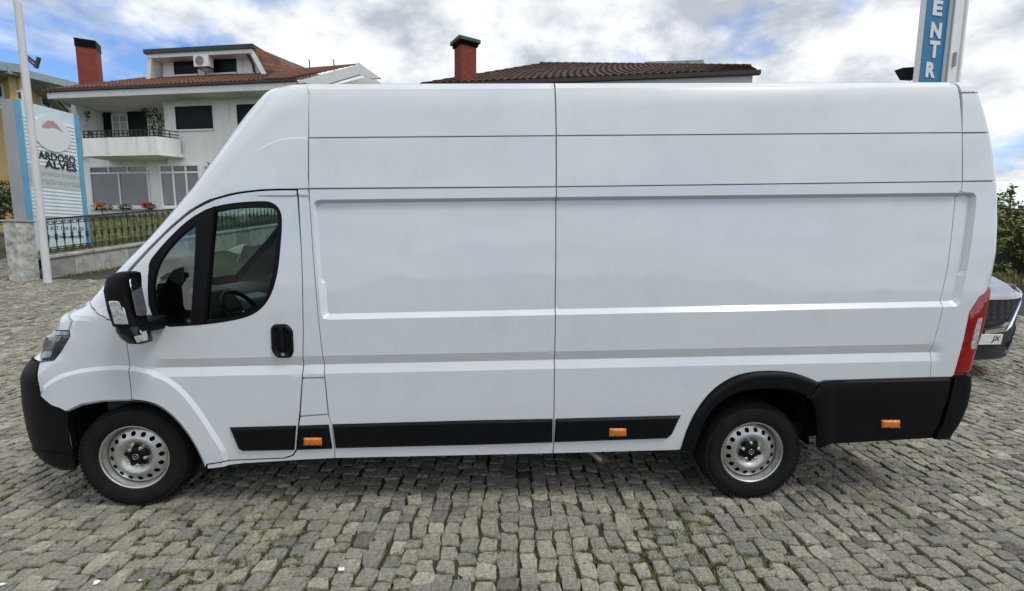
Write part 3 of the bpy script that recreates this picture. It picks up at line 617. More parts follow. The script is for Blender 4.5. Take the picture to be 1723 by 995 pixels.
# wheels
LG = mat('logo_grey', (.35, .36, .37), .35, metal=.6)
def make_wheel(px_=True):
    w = bpy.data.objects.new('wheel', None); COL.objects.link(w); w.parent = van; ORG[w] = np.zeros(3); w.empty_display_size = .1
    R = .335; tb = MB(); n = 72
    prof = [(.205, -.075), (.212, -.092), (.235, -.103), (.262, -.107), (.283, -.105), (.300, -.099), (.303, -.0965), (.318, -.090), (.328, -.080), (.334, -.064), (R, -.04), (R, .04), (.334, .064), (.328, .08), (.30, .1), (.26, .107), (.22, .095), (.205, .08)]
    tb.lathe(prof, (0, 0, 0), 'y', n)
    for k in range(n):                                    # shoulder tread blocks
        a0, a1 = 2*math.pi*(k+.18)/n, 2*math.pi*(k+.82)/n
        def c(r, y, a): return (r*math.cos(a), y, r*math.sin(a))
        for s in (-1, 1):
            tb.hexa([c(.310, s*.096, a0), c(.310, s*.096, a1), c(.331, s*.052, a1), c(.331, s*.052, a0), c(.322, s*.099, a0), c(.322, s*.099, a1), c(.339, s*.05, a1), c(.339, s*.05, a0)])
    ty = tb.build('tyre', RUBBER, w, sharp=28, local=True)
    for q, r in ((.228, .0016), (.292, .0016)):
        rg = MB(); rg.tube([(q*math.cos(a), -.1005-(.0035 if q > .25 else .0005), q*math.sin(a)) for a in np.linspace(0, 2*math.pi, 61)], r, 5, cap=False); rg.build('sidewall_ring', RUBBER, ty, local=True)
    rb_ = MB(); rb_.lathe([(.200, -.085), (.206, -.090), (.211, -.089), (.213, -.082), (.207, -.076), (.199, -.074), (.194, -.060), (.186, -.035), (.184, .01), (.19, .07), (.2, .085)], (0, 0, 0), 'y', 64); rb_.build('rim', STEEL, w, local=True, sharp=40)
    # dished disc with a ring of round holes
    pr = [(.0, -.050), (.06, -.050), (.068, -.050), (.082, -.058), (.100, -.074), (.112, -.079), (.122, -.078), (.150, -.066), (.172, -.056), (.184, -.044)]
    pts = []; ed = []
    def circ(cx, cy, r, m):
        b = len(pts)
        for k in range(m): pts.append((cx+r*math.cos(2*math.pi*k/m), cy+r*math.sin(2*math.pi*k/m)))
        ed.extend([(b+k, b+(k+1) % m) for k in range(m)])
    circ(0, 0, .184, 72)
    hc = [(.151*math.cos(2*math.pi*k/16), .151*math.sin(2*math.pi*k/16)) for k in range(16)]
    for h in hc: circ(h[0], h[1], .0155, 14)
    for r in (.068, .075, .082, .09, .1, .106, .112, .117, .122, .13, .172, .178): circ(0, 0, r, 72)
    pts.append((0, 0)); r = delaunay_2d_cdt([Vector(p) for p in pts], ed, [], 0, 1e-7); P = np.array([p[:] for p in r[0]]); rad = np.linalg.norm(P, axis=1)
    tri = [t for t in r[2] if all(np.hypot(*(P[list(t)].mean(0)-np.array(h))) > .0150 for h in hc)]
    yv = np.interp(rad, *zip(*pr)); disc = mkobj('wheel_disc', np.stack([P[:, 0], yv, P[:, 1]], 1), [list(t) for t in tri], STEEL, w, 50, local=True)
    hub = MB(); hub.lathe([(0, -.078), (.034, -.078), (.048, -.075), (.058, -.068), (.064, -.055), (.066, -.045)], (0, 0, 0), 'y', 30)
    for k in range(5):
        a = 2*math.pi*k/5+.75; hub.lathe([(0, -.068), (.013, -.068), (.016, -.05)], (.064*math.cos(a), 0, .058*math.sin(a)), 'y', 14)
    hb_ = hub.build('hub_cap', BLACKP, w, local=True)
    bm_ = MB()
    for k in range(5):
        a = 2*math.pi*(k+.5)/5+.75
        bm_ = MB(); bm_.lathe([(0, -.080), (.008, -.080), (.0115, -.077), (.0125, -.05)], (.054*math.cos(a), 0, .060*math.sin(a)), 'y', 6); bm_.build('wheel_bolt', STEEL, w, local=True)
    em = MB(); em.tube([(.017*math.cos(a), -.0795, .017*math.sin(a)) for a in np.linspace(0, 2*math.pi, 33)], .0018, 6, cap=False)
    em.prism([(-.024, -.0805, -.001), (.004, -.0805, -.001), (-.004, -.0805, -.0055), (.024, -.0805, .001), (-.004, -.0805, .001), (.004, -.0805, .0055)], (0, .002, 0)); em.build('emblem', LG, hb_, local=True)
    dk = MB(); dk.lathe([(0, .0), (.183, .0)], (0, 0, 0), 'y', 40); dk.build('brake_backing', DARK, w, local=True)
    return w
w0 = make_wheel(); xr4, zr4 = 4.035*math.cos(RAKE), .36-4.035*math.sin(RAKE)
w0.location = (0, -.905, .36); w0.rotation_euler = (0, .35, math.radians(4))
w1 = copy_tree(w0, van); w1.location = (xr4, -.90, zr4); w1.rotation_euler = (0, -.2, 0)
for wsrc, loc in ((w0, (0, .905, .36)), (w1, (xr4, .90, zr4))):
    c = copy_tree(wsrc, van); c.location = loc; c.rotation_euler = (0, 0, math.pi)
ax = MB(); ax.tube([(xr4, -.75, zr4), (xr4, .75, zr4)], .05, 10); ax.tube([(xr4+.28, -.72, zr4-.05), (xr4+.34, -.72, zr4+.3)], .028, 8); ax.build('rear_axle', DARK, van)
ls = MB(); ls.hexa([(xr4-.7, -.78, .30), (xr4+.62, -.78, .34), (xr4+.62, -.70, .34), (xr4-.7, -.70, .30), (xr4-.7, -.78, .325), (xr4+.62, -.78, .365), (xr4+.62, -.70, .365), (xr4-.7, -.70, .325)]); ls.build('leaf_spring', mat('undercoat', (.03, .028, .026), .8, var=.4, vscale=20), van)
ex = MB(); c0, c1 = np.array([2.80, -.66, .292]), np.array([3.05, -.94, .230]); ex.tube([c0+(0, .6, .02), c0, c0+(.1, -.08, 0), c1], .030, 14, cap=False); ex.tube([c1+(.001, -.001, 0), c0+(.1, -.08, .0), c0], .026, 14, cap=False)
ex.build('exhaust_pipe', mat('exhaust_steel', (.52, .49, .43), .4, metal=.8, var=.4, vscale=20), van)
# mirror
mr = None
def mirror_unit(sgn):
    hw_, hd_ = .10, .11
    # housing: lofted rounded sections from top to bottom; x fore-aft, y outboard
    secs = [(1.565, 0.275, 0.03, 0.03, -1.215), (1.556, 0.265, 0.062, 0.054, -1.21), (1.53, 0.25, 0.08, 0.066, -1.21), (1.46, 0.237, 0.09, 0.07, -1.208), (1.34, 0.243, 0.088, 0.068, -1.208), (1.255, 0.26, 0.086, 0.066, -1.208)]
    low = [(1.253, 0.26, 0.078, 0.06, -1.207), (1.225, 0.265, 0.082, 0.062, -1.206), (1.185, 0.28, 0.076, 0.06, -1.205), (1.155, 0.293, 0.06, 0.05, -1.204), (1.147, 0.297, 0.025, 0.025, -1.204)]
    def loft(secs, name, m, par):
        b = MB(); n = 24; v = []
        for z, x, rx, ry, y in secs:
            for k in range(n):
                a = 2*math.pi*k/n; c, s = math.cos(a), math.sin(a); q = (abs(c)**3.2+abs(s)**3.2)**(-1/3.2)
                px, py = c*q*rx, s*q*ry; px = px*(.62 if px > 0 else 1.15)            # flat towards the rear (mirror side)
                an = -.18; v.append((x+px*math.cos(an)-py*math.sin(an), sgn*-(y+px*math.sin(an)+py*math.cos(an)), z))
        m_ = len(secs); f = [(i*n+k, i*n+(k+1) % n, (i+1)*n+(k+1) % n, (i+1)*n+k) for i in range(m_-1) for k in range(n)]+[list(range(n)), [(m_-1)*n+k for k in range(n)][::-1]]
        if sgn > 0: pass
        b.add(v, f); return b.build(name, m, par, sharp=45)
    h = loft(secs[:], 'wing_mirror', BLACKP, van)
    loft(low, 'mirror_base', BLACKG, h)
    def Q(x, y, z): return (x, sgn*-y, z)
    an = math.radians(8)                                           # mirror plate turned towards the driver
    def plate(x, y, z, hw, hh, th, name, m, r=.03):
        pl = rnd([(-hw, -hh), (hw, -hh), (hw, hh), (-hw, hh)], r, 4); b = MB()
        P = [Q(x-p[0]*math.sin(an)-p[1]*.10, y+p[0]*math.cos(an), z+p[1]) for p in pl]
        b.prism(P, (th*math.cos(an), -sgn*th*math.sin(an), 0)); return b.build(name, m, h)
    plate(.304, -1.215, 1.42, .046, .11, .006, 'mirror_glass', MIRROR); plate(.318, -1.21, 1.205, .04, .03, .005, 'wide_angle_glass', MIRROR, .015)
    lb = MB(); lb.hexa([Q(0.213, -1.287, 1.275), Q(0.283, -1.274, 1.268), Q(0.283, -1.23, 1.268), Q(0.213, -1.23, 1.275), Q(0.193, -1.286, 1.405), Q(0.263, -1.276, 1.405), Q(0.263, -1.23, 1.405), Q(0.193, -1.23, 1.405)])
    bevel(lb.build('mirror_indicator', CLEARL, h), .006)
    b2 = MB(); b2.hexa([Q(0.313, -1.268, 1.165), Q(0.34, -1.25, 1.17), Q(0.34, -1.22, 1.17), Q(0.313, -1.22, 1.165), Q(0.303, -1.272, 1.20), Q(0.338, -1.255, 1.21), Q(0.338, -1.22, 1.21), Q(0.303, -1.22, 1.20)]); b2.build('mirror_lamp', CLEARL, h)
    am = MB(); am.hexa([Q(.20, -1.15, 1.20), Q(.29, -1.15, 1.20), Q(.31, -.99, 1.20), Q(.16, -.99, 1.20), Q(.20, -1.15, 1.27), Q(.29, -1.15, 1.27), Q(.31, -.99, 1.29), Q(.16, -.99, 1.29)]); bevel(am.build('mirror_arm', BLACKP, h), .015)
    tr = MB(); tr.hexa([Q(.12, -1.0, 1.20), Q(.42, -1.005, 1.20), Q(.42, -.96, 1.20), Q(.12, -.96, 1.20), Q(.36, -.995, 1.56), Q(.43, -.998, 1.58), Q(.43, -.95, 1.58), Q(.36, -.95, 1.56)]); bevel(tr.build('mirror_mount', BLACKP, h), .008)
mirror_unit(-1); mirror_unit(1)
# cab interior
db = MB(); sec = [(-.22, .62), (-.25, 1.33), (-.1, 1.355), (.12, 1.33), (.26, 1.24), (.33, 1.06), (.30, .9), (.22, .62)]
db.prism([(x, -.90, z) for x, z in sec], (0, 1.8, 0)); dash = bevel(db.build('dashboard', TRIMD, van), .03, 3)
cl_ = MB(); cl_.prism([(.08, -.62, 1.30), (.12, -.62, 1.40), (.26, -.62, 1.37), (.34, -.62, 1.22), (.3, -.62, 1.15)], (0, .42, 0)); bevel(cl_.build('instrument_hood', TRIMD, dash), .02, 3)
cc = MB(); cc.prism([(.2, -.18, .8), (.24, -.18, 1.3), (.36, -.18, 1.27), (.42, -.18, .95), (.38, -.18, .75)], (0, .4, 0)); bevel(cc.build('centre_console', TRIMG, dash), .02, 3)
gv = MB(); gv.tube([(.40, .0, .98), (.46, -.02, 1.05), (.48, -.02, 1.1)], [.014, .012, .024], 10); gv.build('gear_lever', BLACKG, van)
sw = MB(); C_ = np.array([.48, -.45, 1.20]); an = math.radians(58); e1 = np.array([0, 1, 0]); e2 = np.array([-math.cos(an), 0, math.sin(an)]); e2 = np.array([-.55, 0, .835])
sw.tube([C_+.195*(e1*math.cos(a)+e2*math.sin(a)) for a in np.linspace(0, 2*math.pi, 41)], .016, 8, cap=False)
for a in (.15, math.pi-.15, -math.pi/2): sw.tube([C_-.03*np.array([.835, 0, .55]), C_+.19*(e1*math.cos(a)+e2*math.sin(a))], [.035, .014], 8)
sw.tube([C_-.2*np.array([.835, 0, .55]), C_], [.04, .05], 10); sw.build('steering_wheel', BLACKP, van)
eb = MB(); eb.tube([C_+.01*np.array([.835, 0, .55])+.025*(e1*math.cos(a)+e2*math.sin(a)) for a in np.linspace(0, 2*math.pi, 25)], .003, 5, cap=False); eb.build('wheel_badge', CHROME, van)
for y in (-.45, .25, .66):
    st = MB(); hw = .24 if y < 0 else .2
    st.prism([(.62, y-hw, .62), (.60, y-hw, .76), (.66, y-hw, .80), (1.08, y-hw, .76), (1.1, y-hw, .62)], (0, 2*hw, 0)); seat = bevel(st.build('seat', SEATM, van), .04, 3)
    bk = MB(); bk.prism([(1.04, y-hw, .76), (1.14, y-hw, 1.38), (1.27, y-hw, 1.37), (1.2, y-hw, .72)], (0, 2*hw, 0)); bevel(bk.build('backrest', SEATM, seat), .05, 3)
    hr = MB(); hr.prism([(1.15, y-.12, 1.42), (1.16, y-.12, 1.6), (1.25, y-.12, 1.6), (1.25, y-.12, 1.42)], (0, .24, 0)); bevel(hr.build('headrest', SEATM, seat), .04, 3)
# door cards and the grey pillar trims inside the cab
for sgn in (-1, 1):
    dc = MB(); dc.hexa([(.15, sgn*.93, .6), (1.1, sgn*.93, .6), (1.1, sgn*.89, .6), (.15, sgn*.89, .6), (.15, sgn*.945, 1.235), (1.12, sgn*.945, 1.235), (1.12, sgn*.90, 1.235), (.15, sgn*.90, 1.235)]); bevel(dc.build('door_card', TRIMD, van), .02, 2)
panel('pillar_trim', [[XF(z, .455), z] for z in np.linspace(1.34, 2.16, 14)]+[[XF(z, .455)+.20, z] for z in np.linspace(2.16, 1.34, 14)], TRIMG, rel=False, off=-.075, gap=0, flange=0, grid=.05)
hl_ = MB(); hl_.box((.75, -.85, 2.12), (1.31, .85, 2.16)); hl_.build('headliner', mat('headliner', (.3, .3, .29), .9), van)
zst = 1.62; p0 = S(XF(zst, .62), zst, -.03); sk = MB(); sk.hexa([(p0[0], -p0[1]-.06, zst-.07), (p0[0]+.002, -p0[1]+.06, zst-.07), (p0[0]+.004, -p0[1]+.06, zst-.07), (p0[0]+.004, -p0[1]-.06, zst-.07), (p0[0]+.07, -p0[1]-.06, zst+.08), (p0[0]+.07, -p0[1]+.06, zst+.08), (p0[0]+.074, -p0[1]+.06, zst+.08), (p0[0]+.074, -p0[1]-.06, zst+.08)])
sk.build('windscreen_sticker', mat('paper', (.75, .8, .75), .8), van)

# ------------------------------------------------------------------ surroundings
def z_of(v, u, d): return at(u, v, d)[2]
class Frame:
    """vertical facade plane: a along it, o outwards to the viewer, z up"""
    def __init__(s, P0, P1):
        s.p = np.array([P0[0], P0[1], 0.]); d = np.array([P1[0]-P0[0], P1[1]-P0[1], 0.]); s.a = d/np.linalg.norm(d); s.n = np.array([s.a[1], -s.a[0], 0.])
        if s.n@(CAM-s.p) < 0: s.n = -s.n
    def px(s, u, v, o=0.):
        r = ray(u, v); t = ((s.p+s.n*o-CAM)@s.n)/(r@s.n); P = CAM+t*r; return float((P-s.p)@s.a), float(P[2])
    def w(s, a, z, o=0.): return s.p+s.a*a+s.n*o+np.array([0, 0, z])
    def box(s, mb, a0, a1, z0, z1, o0, o1, tone=.5):
        return mb.hexa([s.w(a0, z0, o1), s.w(a1, z0, o1), s.w(a1, z0, o0), s.w(a0, z0, o0), s.w(a0, z1, o1), s.w(a1, z1, o1), s.w(a1, z1, o0), s.w(a0, z1, o0)], tone)
    def pxbox(s, mb, u0, v0, u1, v1, o0, o1):
        um, vm = (u0+u1)/2, (v0+v1)/2
        return s.box(mb, s.px(u0, vm, o1)[0], s.px(u1, vm, o1)[0], s.px(um, v1, o1)[1], s.px(um, v0, o1)[1], o0, o1)
CONC = mat('weathered_concrete', (.42, .41, .38), .9, var=.3, vscale=5, bump=.4, bscale=30, dirt=((.09, .09, .075), 3.2, .48, .7, .7))
WALLW = mat('weathered_white_render', (.88, .895, .85), .9, var=.07, vscale=1.6, bump=.15, bscale=40, stretch=(1, 1, .22), dirt=((.30, .30, .26), 2.6, .54, .78, .60))
WHITEP = mat('white_paint', (.80, .81, .80), .5, var=.08, vscale=6)
IRON = mat('wrought_iron', (.02, .026, .024), .5)
REDTILE = mat('red_roof_tile', (1, 1, 1), .85, tone=[(0, (.10, .038, .024)), (1, (.24, .095, .055)), (.5, (.165, .062, .036))], var=.3, vscale=3, dirt=((.05, .04, .035), 1.7, .5, .75, .5))
OLDTILE = mat('old_roof_tile', (1, 1, 1), .9, tone=[(0, (.035, .018, .015)), (1, (.15, .07, .05)), (.5, (.075, .038, .03))], var=.4, vscale=6, dirt=((.05, .05, .035), 3, .5, .75, .6))
GUTTER = mat('dark_gutter', (.035, .022, .018), .5)
SHUT = mat('green_shutter', (.004, .013, .013), .5, spec=.2)
CHIM = mat('chimney_red', (.22, .045, .025), .8, var=.2, vscale=4)
YELLOW = mat('yellow_render', (.56, .40, .16), .9, var=.12, vscale=2)
BLUEGR = mat('blue_grey_metal', (.27, .34, .36), .5, var=.1, vscale=4)
GRASS = mat('lawn', (.16, .155, .055), .95, col2=(.10, .12, .035), vscale=2.2, bump=.8, bscale=30)
def corrug(mb, A, B, C, Dd, pitch, rowh, amp, rng, lo=.2, hi=.85):
    """barrel-tiled roof face: A,B eave ends, C,Dd upper ends (C above B, Dd above A); every tile is its own curved shell, rows overlapping"""
    A, B, C, Dd = (np.array(p, float) for p in (A, B, C, Dd)); L = max(np.linalg.norm(B-A), np.linalg.norm(C-Dd)); Hh = max(np.linalg.norm(Dd-A), np.linalg.norm(C-B))
    nc, nr = max(2, int(L/pitch)), max(1, int(Hh/rowh)); nrm = np.cross(B-A, Dd-A); nrm /= np.linalg.norm(nrm)
    if nrm[2] < 0: nrm = -nrm
    def P(s, t): return (A*(1-s)+B*s)*(1-t)+(Dd*(1-s)+C*s)*t
    for r in range(nr):
        for c in range(nc):
            t0, t1 = r/nr, (r+1.12)/nr; V = []
            for t, lift in ((t0, amp*.55), (min(t1, 1.0), 0)):
                for k in range(5):
                    s_ = (c+k/4*.98)/nc; V.append(P(s_, t)+nrm*(amp*math.sin(math.pi*k/4)+lift))
            for k in range(5): V.append(P((c+k/4*.98)/nc, t0)+nrm*(-amp*.1))
            mb.add(V, [(k, k+1, 6+k, 5+k) for k in range(4)]+[(10+k, 11+k, k+1, k) for k in range(4)], float(np.clip(rng.normal(.5, .2), lo-.2, hi+.15)))
    return mb
rng = np.random.default_rng(11)
# --- railing, garden wall, pillar, pole
q0, q1 = at(65, 430, 11.3), at(234, 407, 13.5); FR = Frame(q0, q1)
a_len = float(np.linalg.norm((q1-q0)[:2])); slope = (q1[2]-q0[2])/a_len
def zr(a): return q0[2]+slope*a
wl_end = 9.5
wall = empty('garden_wall', FR.w(0, .9), 'low weathered grey stone wall under the iron railing', 'wall')
bl = .62; k = 0; a = .12
while a < wl_end:
    l = bl*rng.uniform(.9, 1.1); zb0, zb1 = float(g(*FR.w(a, 0)[:2]))-.2, float(g(*FR.w(a+l, 0)[:2]))-.2; mb = MB(); t0, t1 = zr(a)-.10, zr(a+l)-.10; j = .012
    mb.hexa([FR.w(a+j, zb0, .12), FR.w(a+l-j, zb1, .12), FR.w(a+l-j, zb1, -.12), FR.w(a+j, zb0, -.12), FR.w(a+j, t0, .12), FR.w(a+l-j, t1, .12), FR.w(a+l-j, t1, -.12), FR.w(a+j, t0, -.12)])
    bevel(mb.build('stone_block', CONC if k % 3 else mat('grey_block', (.30, .30, .28), .9, var=.3, vscale=6, bump=.4, bscale=30, dirt=((.09, .09, .07), 3, .45, .7, .7)), wall), .012, 2); a += l; k += 1
mb = MB(); mb.hexa([FR.w(.1, float(g(*FR.w(0, 0)[:2]))-.2, .105), FR.w(wl_end, float(g(*FR.w(wl_end, 0)[:2]))-.2, .105), FR.w(wl_end, 1., -.105), FR.w(.1, .5, -.105), FR.w(.1, zr(.1)-.11, .105), FR.w(wl_end, zr(wl_end)-.11, .105), FR.w(wl_end, zr(wl_end)-.11, -.105), FR.w(.1, zr(.1)-.11, -.105)])
mb.build('mortar', mat('pale_mortar', (.5, .49, .45), .95), wall)
mb = MB(); mb.hexa([FR.w(.05, zr(0)-.098, .16), FR.w(wl_end, zr(wl_end)-.098, .16), FR.w(wl_end, zr(wl_end)-.098, -.16), FR.w(.05, zr(0)-.098, -.16), FR.w(.05, zr(0)-.02, .16), FR.w(wl_end, zr(wl_end)-.02, .16), FR.w(wl_end, zr(wl_end)-.02, -.16), FR.w(.05, zr(0)-.02, -.16)]); bevel(mb.build('coping', CONC, wall), .015, 2)
rail = empty('iron_railing', FR.w(0, zr(0)), 'dark wrought iron railing with turned balusters and rings on the stone wall', 'railing')
RH = .86
for h0, h1, nm in ((.03, .055, 'bottom_rail'), (.14, .155, 'lower_ring_rail'), (RH-.155, RH-.14, 'upper_ring_rail'), (RH-.03, RH+.01, 'top_rail')):
    mb = MB(); mb.hexa([FR.w(.1, zr(.1)+h0, .018), FR.w(wl_end, zr(wl_end)+h0, .018), FR.w(wl_end, zr(wl_end)+h0, -.018), FR.w(.1, zr(.1)+h0, -.018), FR.w(.1, zr(.1)+h1, .018), FR.w(wl_end, zr(wl_end)+h1, .018), FR.w(wl_end, zr(wl_end)+h1, -.018), FR.w(.1, zr(.1)+h1, -.018)]); mb.build(nm, IRON, rail)
bprof = [(.011, 0), (.011, .10), (.026, .12), (.012, .15), (.012, .27), (.02, .29), (.014, .31), (.034, .36), (.022, .42), (.036, .46), (.014, .50), (.02, .52), (.011, .55), (.011, .72), (.024, .75), (.011, .78), (.011, RH)]
mb = MB(); mb.lathe(bprof, (0, 0, 0), 'z', 8); b0 = mb.build('baluster', IRON, rail, local=True); ORG[b0] = np.zeros(3)
mb = MB(); mb.tube([(.058*math.cos(t), 0, .058*math.sin(t)) for t in np.linspace(0, 2*math.pi, 17)], .0085, 5, cap=False); mb.tube([(-.05, 0, -.01), (0, 0, .014), (.05, 0, -.01)], .011, 5); r0 = mb.build('rail_ring', IRON, rail, local=True)
first = True; a = .22; ang = math.atan2(FR.a[1], FR.a[0])
while a < wl_end-.1:
    for src, off, lst in ((b0, (0, 0), 0), (r0, (.085, .095), 1), (r0, (.085, RH-.085), 1)):
        o = src if (first and (lst == 0 or off[1] < .2)) else src.copy()
        if o is not src: COL.objects.link(o); o.parent = rail
        P = FR.w(a+off[0], zr(a+off[0])+off[1]); o.location = P-ORG[rail]; o.rotation_euler = (0, 0, ang)
    first = False; a += .17
pc = at(43, 476, 11.15); gzp = float(g(pc[0], pc[1]))
pl = empty('gate_pillar', (pc[0], pc[1], gzp), 'weathered white gate pillar with grey mossy side at the end of the railing', 'pillar')
PM = mat('pillar_render', (.62, .61, .57), .95, var=.15, vscale=3, bump=.5, bscale=25, dirt=((.13, .13, .12), 6, .42, .66, .85))
zt = at(40, 371, 11.15)[2]; FP = Frame(at(15, 476, 11.0), at(45, 476, 10.7))
def rotbox(mb, c, hx, hy, z0, z1, ang):
    ca, sa = math.cos(ang), math.sin(ang)
    P = [(c[0]+x*ca-y*sa, c[1]+x*sa+y*ca) for x, y in ((-hx, -hy), (hx, -hy), (hx, hy), (-hx, hy))]
    return mb.hexa([(*p, z0) for p in P]+[(*p, z1) for p in P])
mb = MB(); rotbox(mb, pc, .18, .20, gzp-.3, zt-.05, -.12); bevel(mb.build('pillar_shaft', PM, pl), .03, 3)
mb = MB(); rotbox(mb, pc, .205, .225, zt-.052, zt, -.12); bevel(mb.build('pillar_cap', CONC, pl), .012, 2)
pp = at(81, 477, 10.9); gzq = float(g(pp[0], pp[1])); tp = at(33, 30, 10.9)
pole = empty('flag_pole', (pp[0], pp[1], gzq), 'tall bare white metal pole standing by the gate pillar', 'pole')
mb = MB(); mb.tube([(pp[0], pp[1], gzq-.2), (pp[0], pp[1], gzq+2), (pp[0]+.0, pp[1], tp[2])], [.075, .073, .066], 16); mb.build('pole_shaft', mat('pole_paint', (.66, .67, .67), .5, var=.15, vscale=5, stretch=(1, 1, .3), dirt=((.3, .3, .28), 5, .5, .7, .5)), pole)
mb = MB(); rotbox(mb, pp, .11, .11, gzq-.1, gzq+.015, .1); mb.build('base_plate', CONC, pole)
# --- totem sign
s0, s1 = at(50, 400, 12.3), at(158, 400, 13.95); FS = Frame(s0, s1)
aw = FS.px(137, 250)[0]; ztL, ztR = FS.px(31, 168)[1], FS.px(136, 195)[1]; zS = (ztL+ztR)/2
zb_ = float(g(*FS.w(0, 0)[:2]))+.35
sign = empty('totem_sign', FS.w(aw/2, zb_), 'tall ribbed white business sign with blue edges behind the railing', 'sign')
SIGNW = mat('sign_white', (.82, .88, .91), .5, var=.08, vscale=3, dirt=((.33, .34, .33), 3, .5, .75, .5)); SIGNG = mat('sign_side', (.36, .37, .38), .5, var=.1, vscale=2); SBLUE = mat('sign_blue', (.13, .36, .56), .45, var=.1, vscale=4)
mb = MB(); FS.box(mb, .0, aw, zb_-.6, zS, -.42, -.03); mb.build('cabinet', SIGNG, sign)
mb = MB(); FS.box(mb, .13, aw-.12, zb_, zS-.002, -.0295, -.012); mb.build('face_panel', mat('sign_face', (.60, .71, .77), .5, var=.06, vscale=3), sign)
for a0, a1 in ((0, .13), (aw-.12, aw)):
    mb = MB(); FS.box(mb, a0, a1, zb_-.6, zS-.003, -.03, .012); mb.build('blue_edge', SBLUE, sign)
zc0, zc1 = FS.px(110, 198)[1], FS.px(110, 258)[1]; zq0, zq1 = FS.px(100, 283)[1], FS.px(100, 317)[1]; zrb_ = FS.px(100, 365)[1]
zz_ = zS-.35
while zz_ > zrb_:
    if not (zq1 < zz_ < zq0):
        mb = MB(); FS.box(mb, .16, aw-.15, zz_-.055, zz_, -.012, .010); mb.build('rib', SIGNW, sign)
    zz_ -= .098
ccx, ccz = FS.px(87, 226); rad = (FS.px(87, 197)[1]-FS.px(87, 255)[1])/2
cir = [FS.w(ccx+rad*math.cos(t)*1.0, ccz+rad*math.sin(t), .012) for t in np.linspace(0, 2*math.pi, 49)[:-1]]
mb = MB(); mb.prism(cir, FS.n*.02); disc = mb.build('logo_disc', mat('logo_disc_white', (.68, .73, .75), .5), sign)
mb = MB(); pth = [FS.px(u, v, .034) for u, v in ((71, 213), (80, 209.5), (90, 209.5), (98, 215), (106, 223))]; up_ = [.03, .10, .09, .05, .01]
poly = [FS.w(p[0], p[1]+h, .032) for p, h in zip(pth, up_)]+[FS.w(p[0], p[1]-h, .032) for p, h in list(zip(pth, up_))[::-1]]; mb.prism(poly, FS.n*.004); mb.build('logo_swoosh', mat('faded_red', (.46, .28, .30), .6), disc)
TXT = mat('sign_black', (.015, .016, .02), .5); TXG = mat('sign_faded_teal', (.30, .42, .43), .6); TXB = mat('sign_dark_blue', (.06, .10, .18), .6)
def stext(name, body, uL, uR, vT, vB, m, bold=.0, thick=.012, o=.014):
    aL, aR = FS.px(uL, (vT+vB)/2, o)[0], FS.px(uR, (vT+vB)/2, o)[0]; um = (uL+uR)/2; zB, zT = FS.px(um, vB, o)[1], FS.px(um, vT, o)[1]
    return put_text(name, body, FS.w(aL, zB, o), FS.a, np.array([0, 0, 1.]), FS.n, aR-aL, zT-zB, m, sign, bold, 0, thick)
stext('lettering', 'CARDOSO', 54, 126, 258, 270.5, TXT, .02); stext('lettering', '&', 58, 66, 272, 282, TXT, .012); stext('lettering', 'ALVES', 75.5, 128, 273, 285.5, TXT, .02)
mb = MB(); FS.box(mb, .16, aw-.15, zq1-.02, zq0+.02, -.011, .004); mb.build('text_band', mat('band_grey', (.50, .54, .55), .6), sign)
stext('lettering', 'Equipamentos hoteleiros', 51, 137, 289, 300.5, TXG, 0, .003, .006); stext('lettering', 'importação exportação', 52, 138, 302, 314, TXG, 0, .003, .006)
stext('lettering', '252 627 124 / 41 20 6', 68, 147, 381, 388, TXB, .012, .003, -.010); stext('lettering', 'www.cardosoalves.pt', 66, 141, 395, 402.5, TXB, .012, .003, -.010)
# --- white house
HF = Frame(at(118, 340, 21.0), at(480, 340, 19.6))
zg = HF.px(260, 362)[1]; ze = HF.px(280, 152)[1]
A = lambda u, v=250, o=0: HF.px(u, v, o)[0]; Zp = lambda v, u=260, o=0: HF.px(u, v, o)[1]
house = empty('white_house', HF.w(A(278), zg), 'weathered white two-storey house with red tiled roof, dormer and balcony', 'house')
aL, aC, aR = A(121, 250), A(279, 230), A(560, 250); zbal = Zp(232, 215); depth = 9.
def hpart(name, m, *boxes, parent=None, bev=0):
    mb = MB()
    for b in boxes: HF.box(mb, *b)
    o = mb.build(name, m, parent or house, smooth=False)
    if bev: bevel(o, bev)
    return o
hpart('wall', WALLW, (aC, aR, zg-1.5, ze+.05, -depth, 0))
hpart('ground_floor_wall', WALLW, (aL, aC-.003, zg-1.5, Zp(262, 215), -depth, -.35))
hpart('loggia_wall', WALLW, (aL+.25, aC-.003, Zp(262, 215)+.002, ze+.05, -depth, -1.35))
hpart('loggia_side', WALLW, (aL, aL+.245, Zp(262, 215)+.002, ze+.05, -depth, -.15))
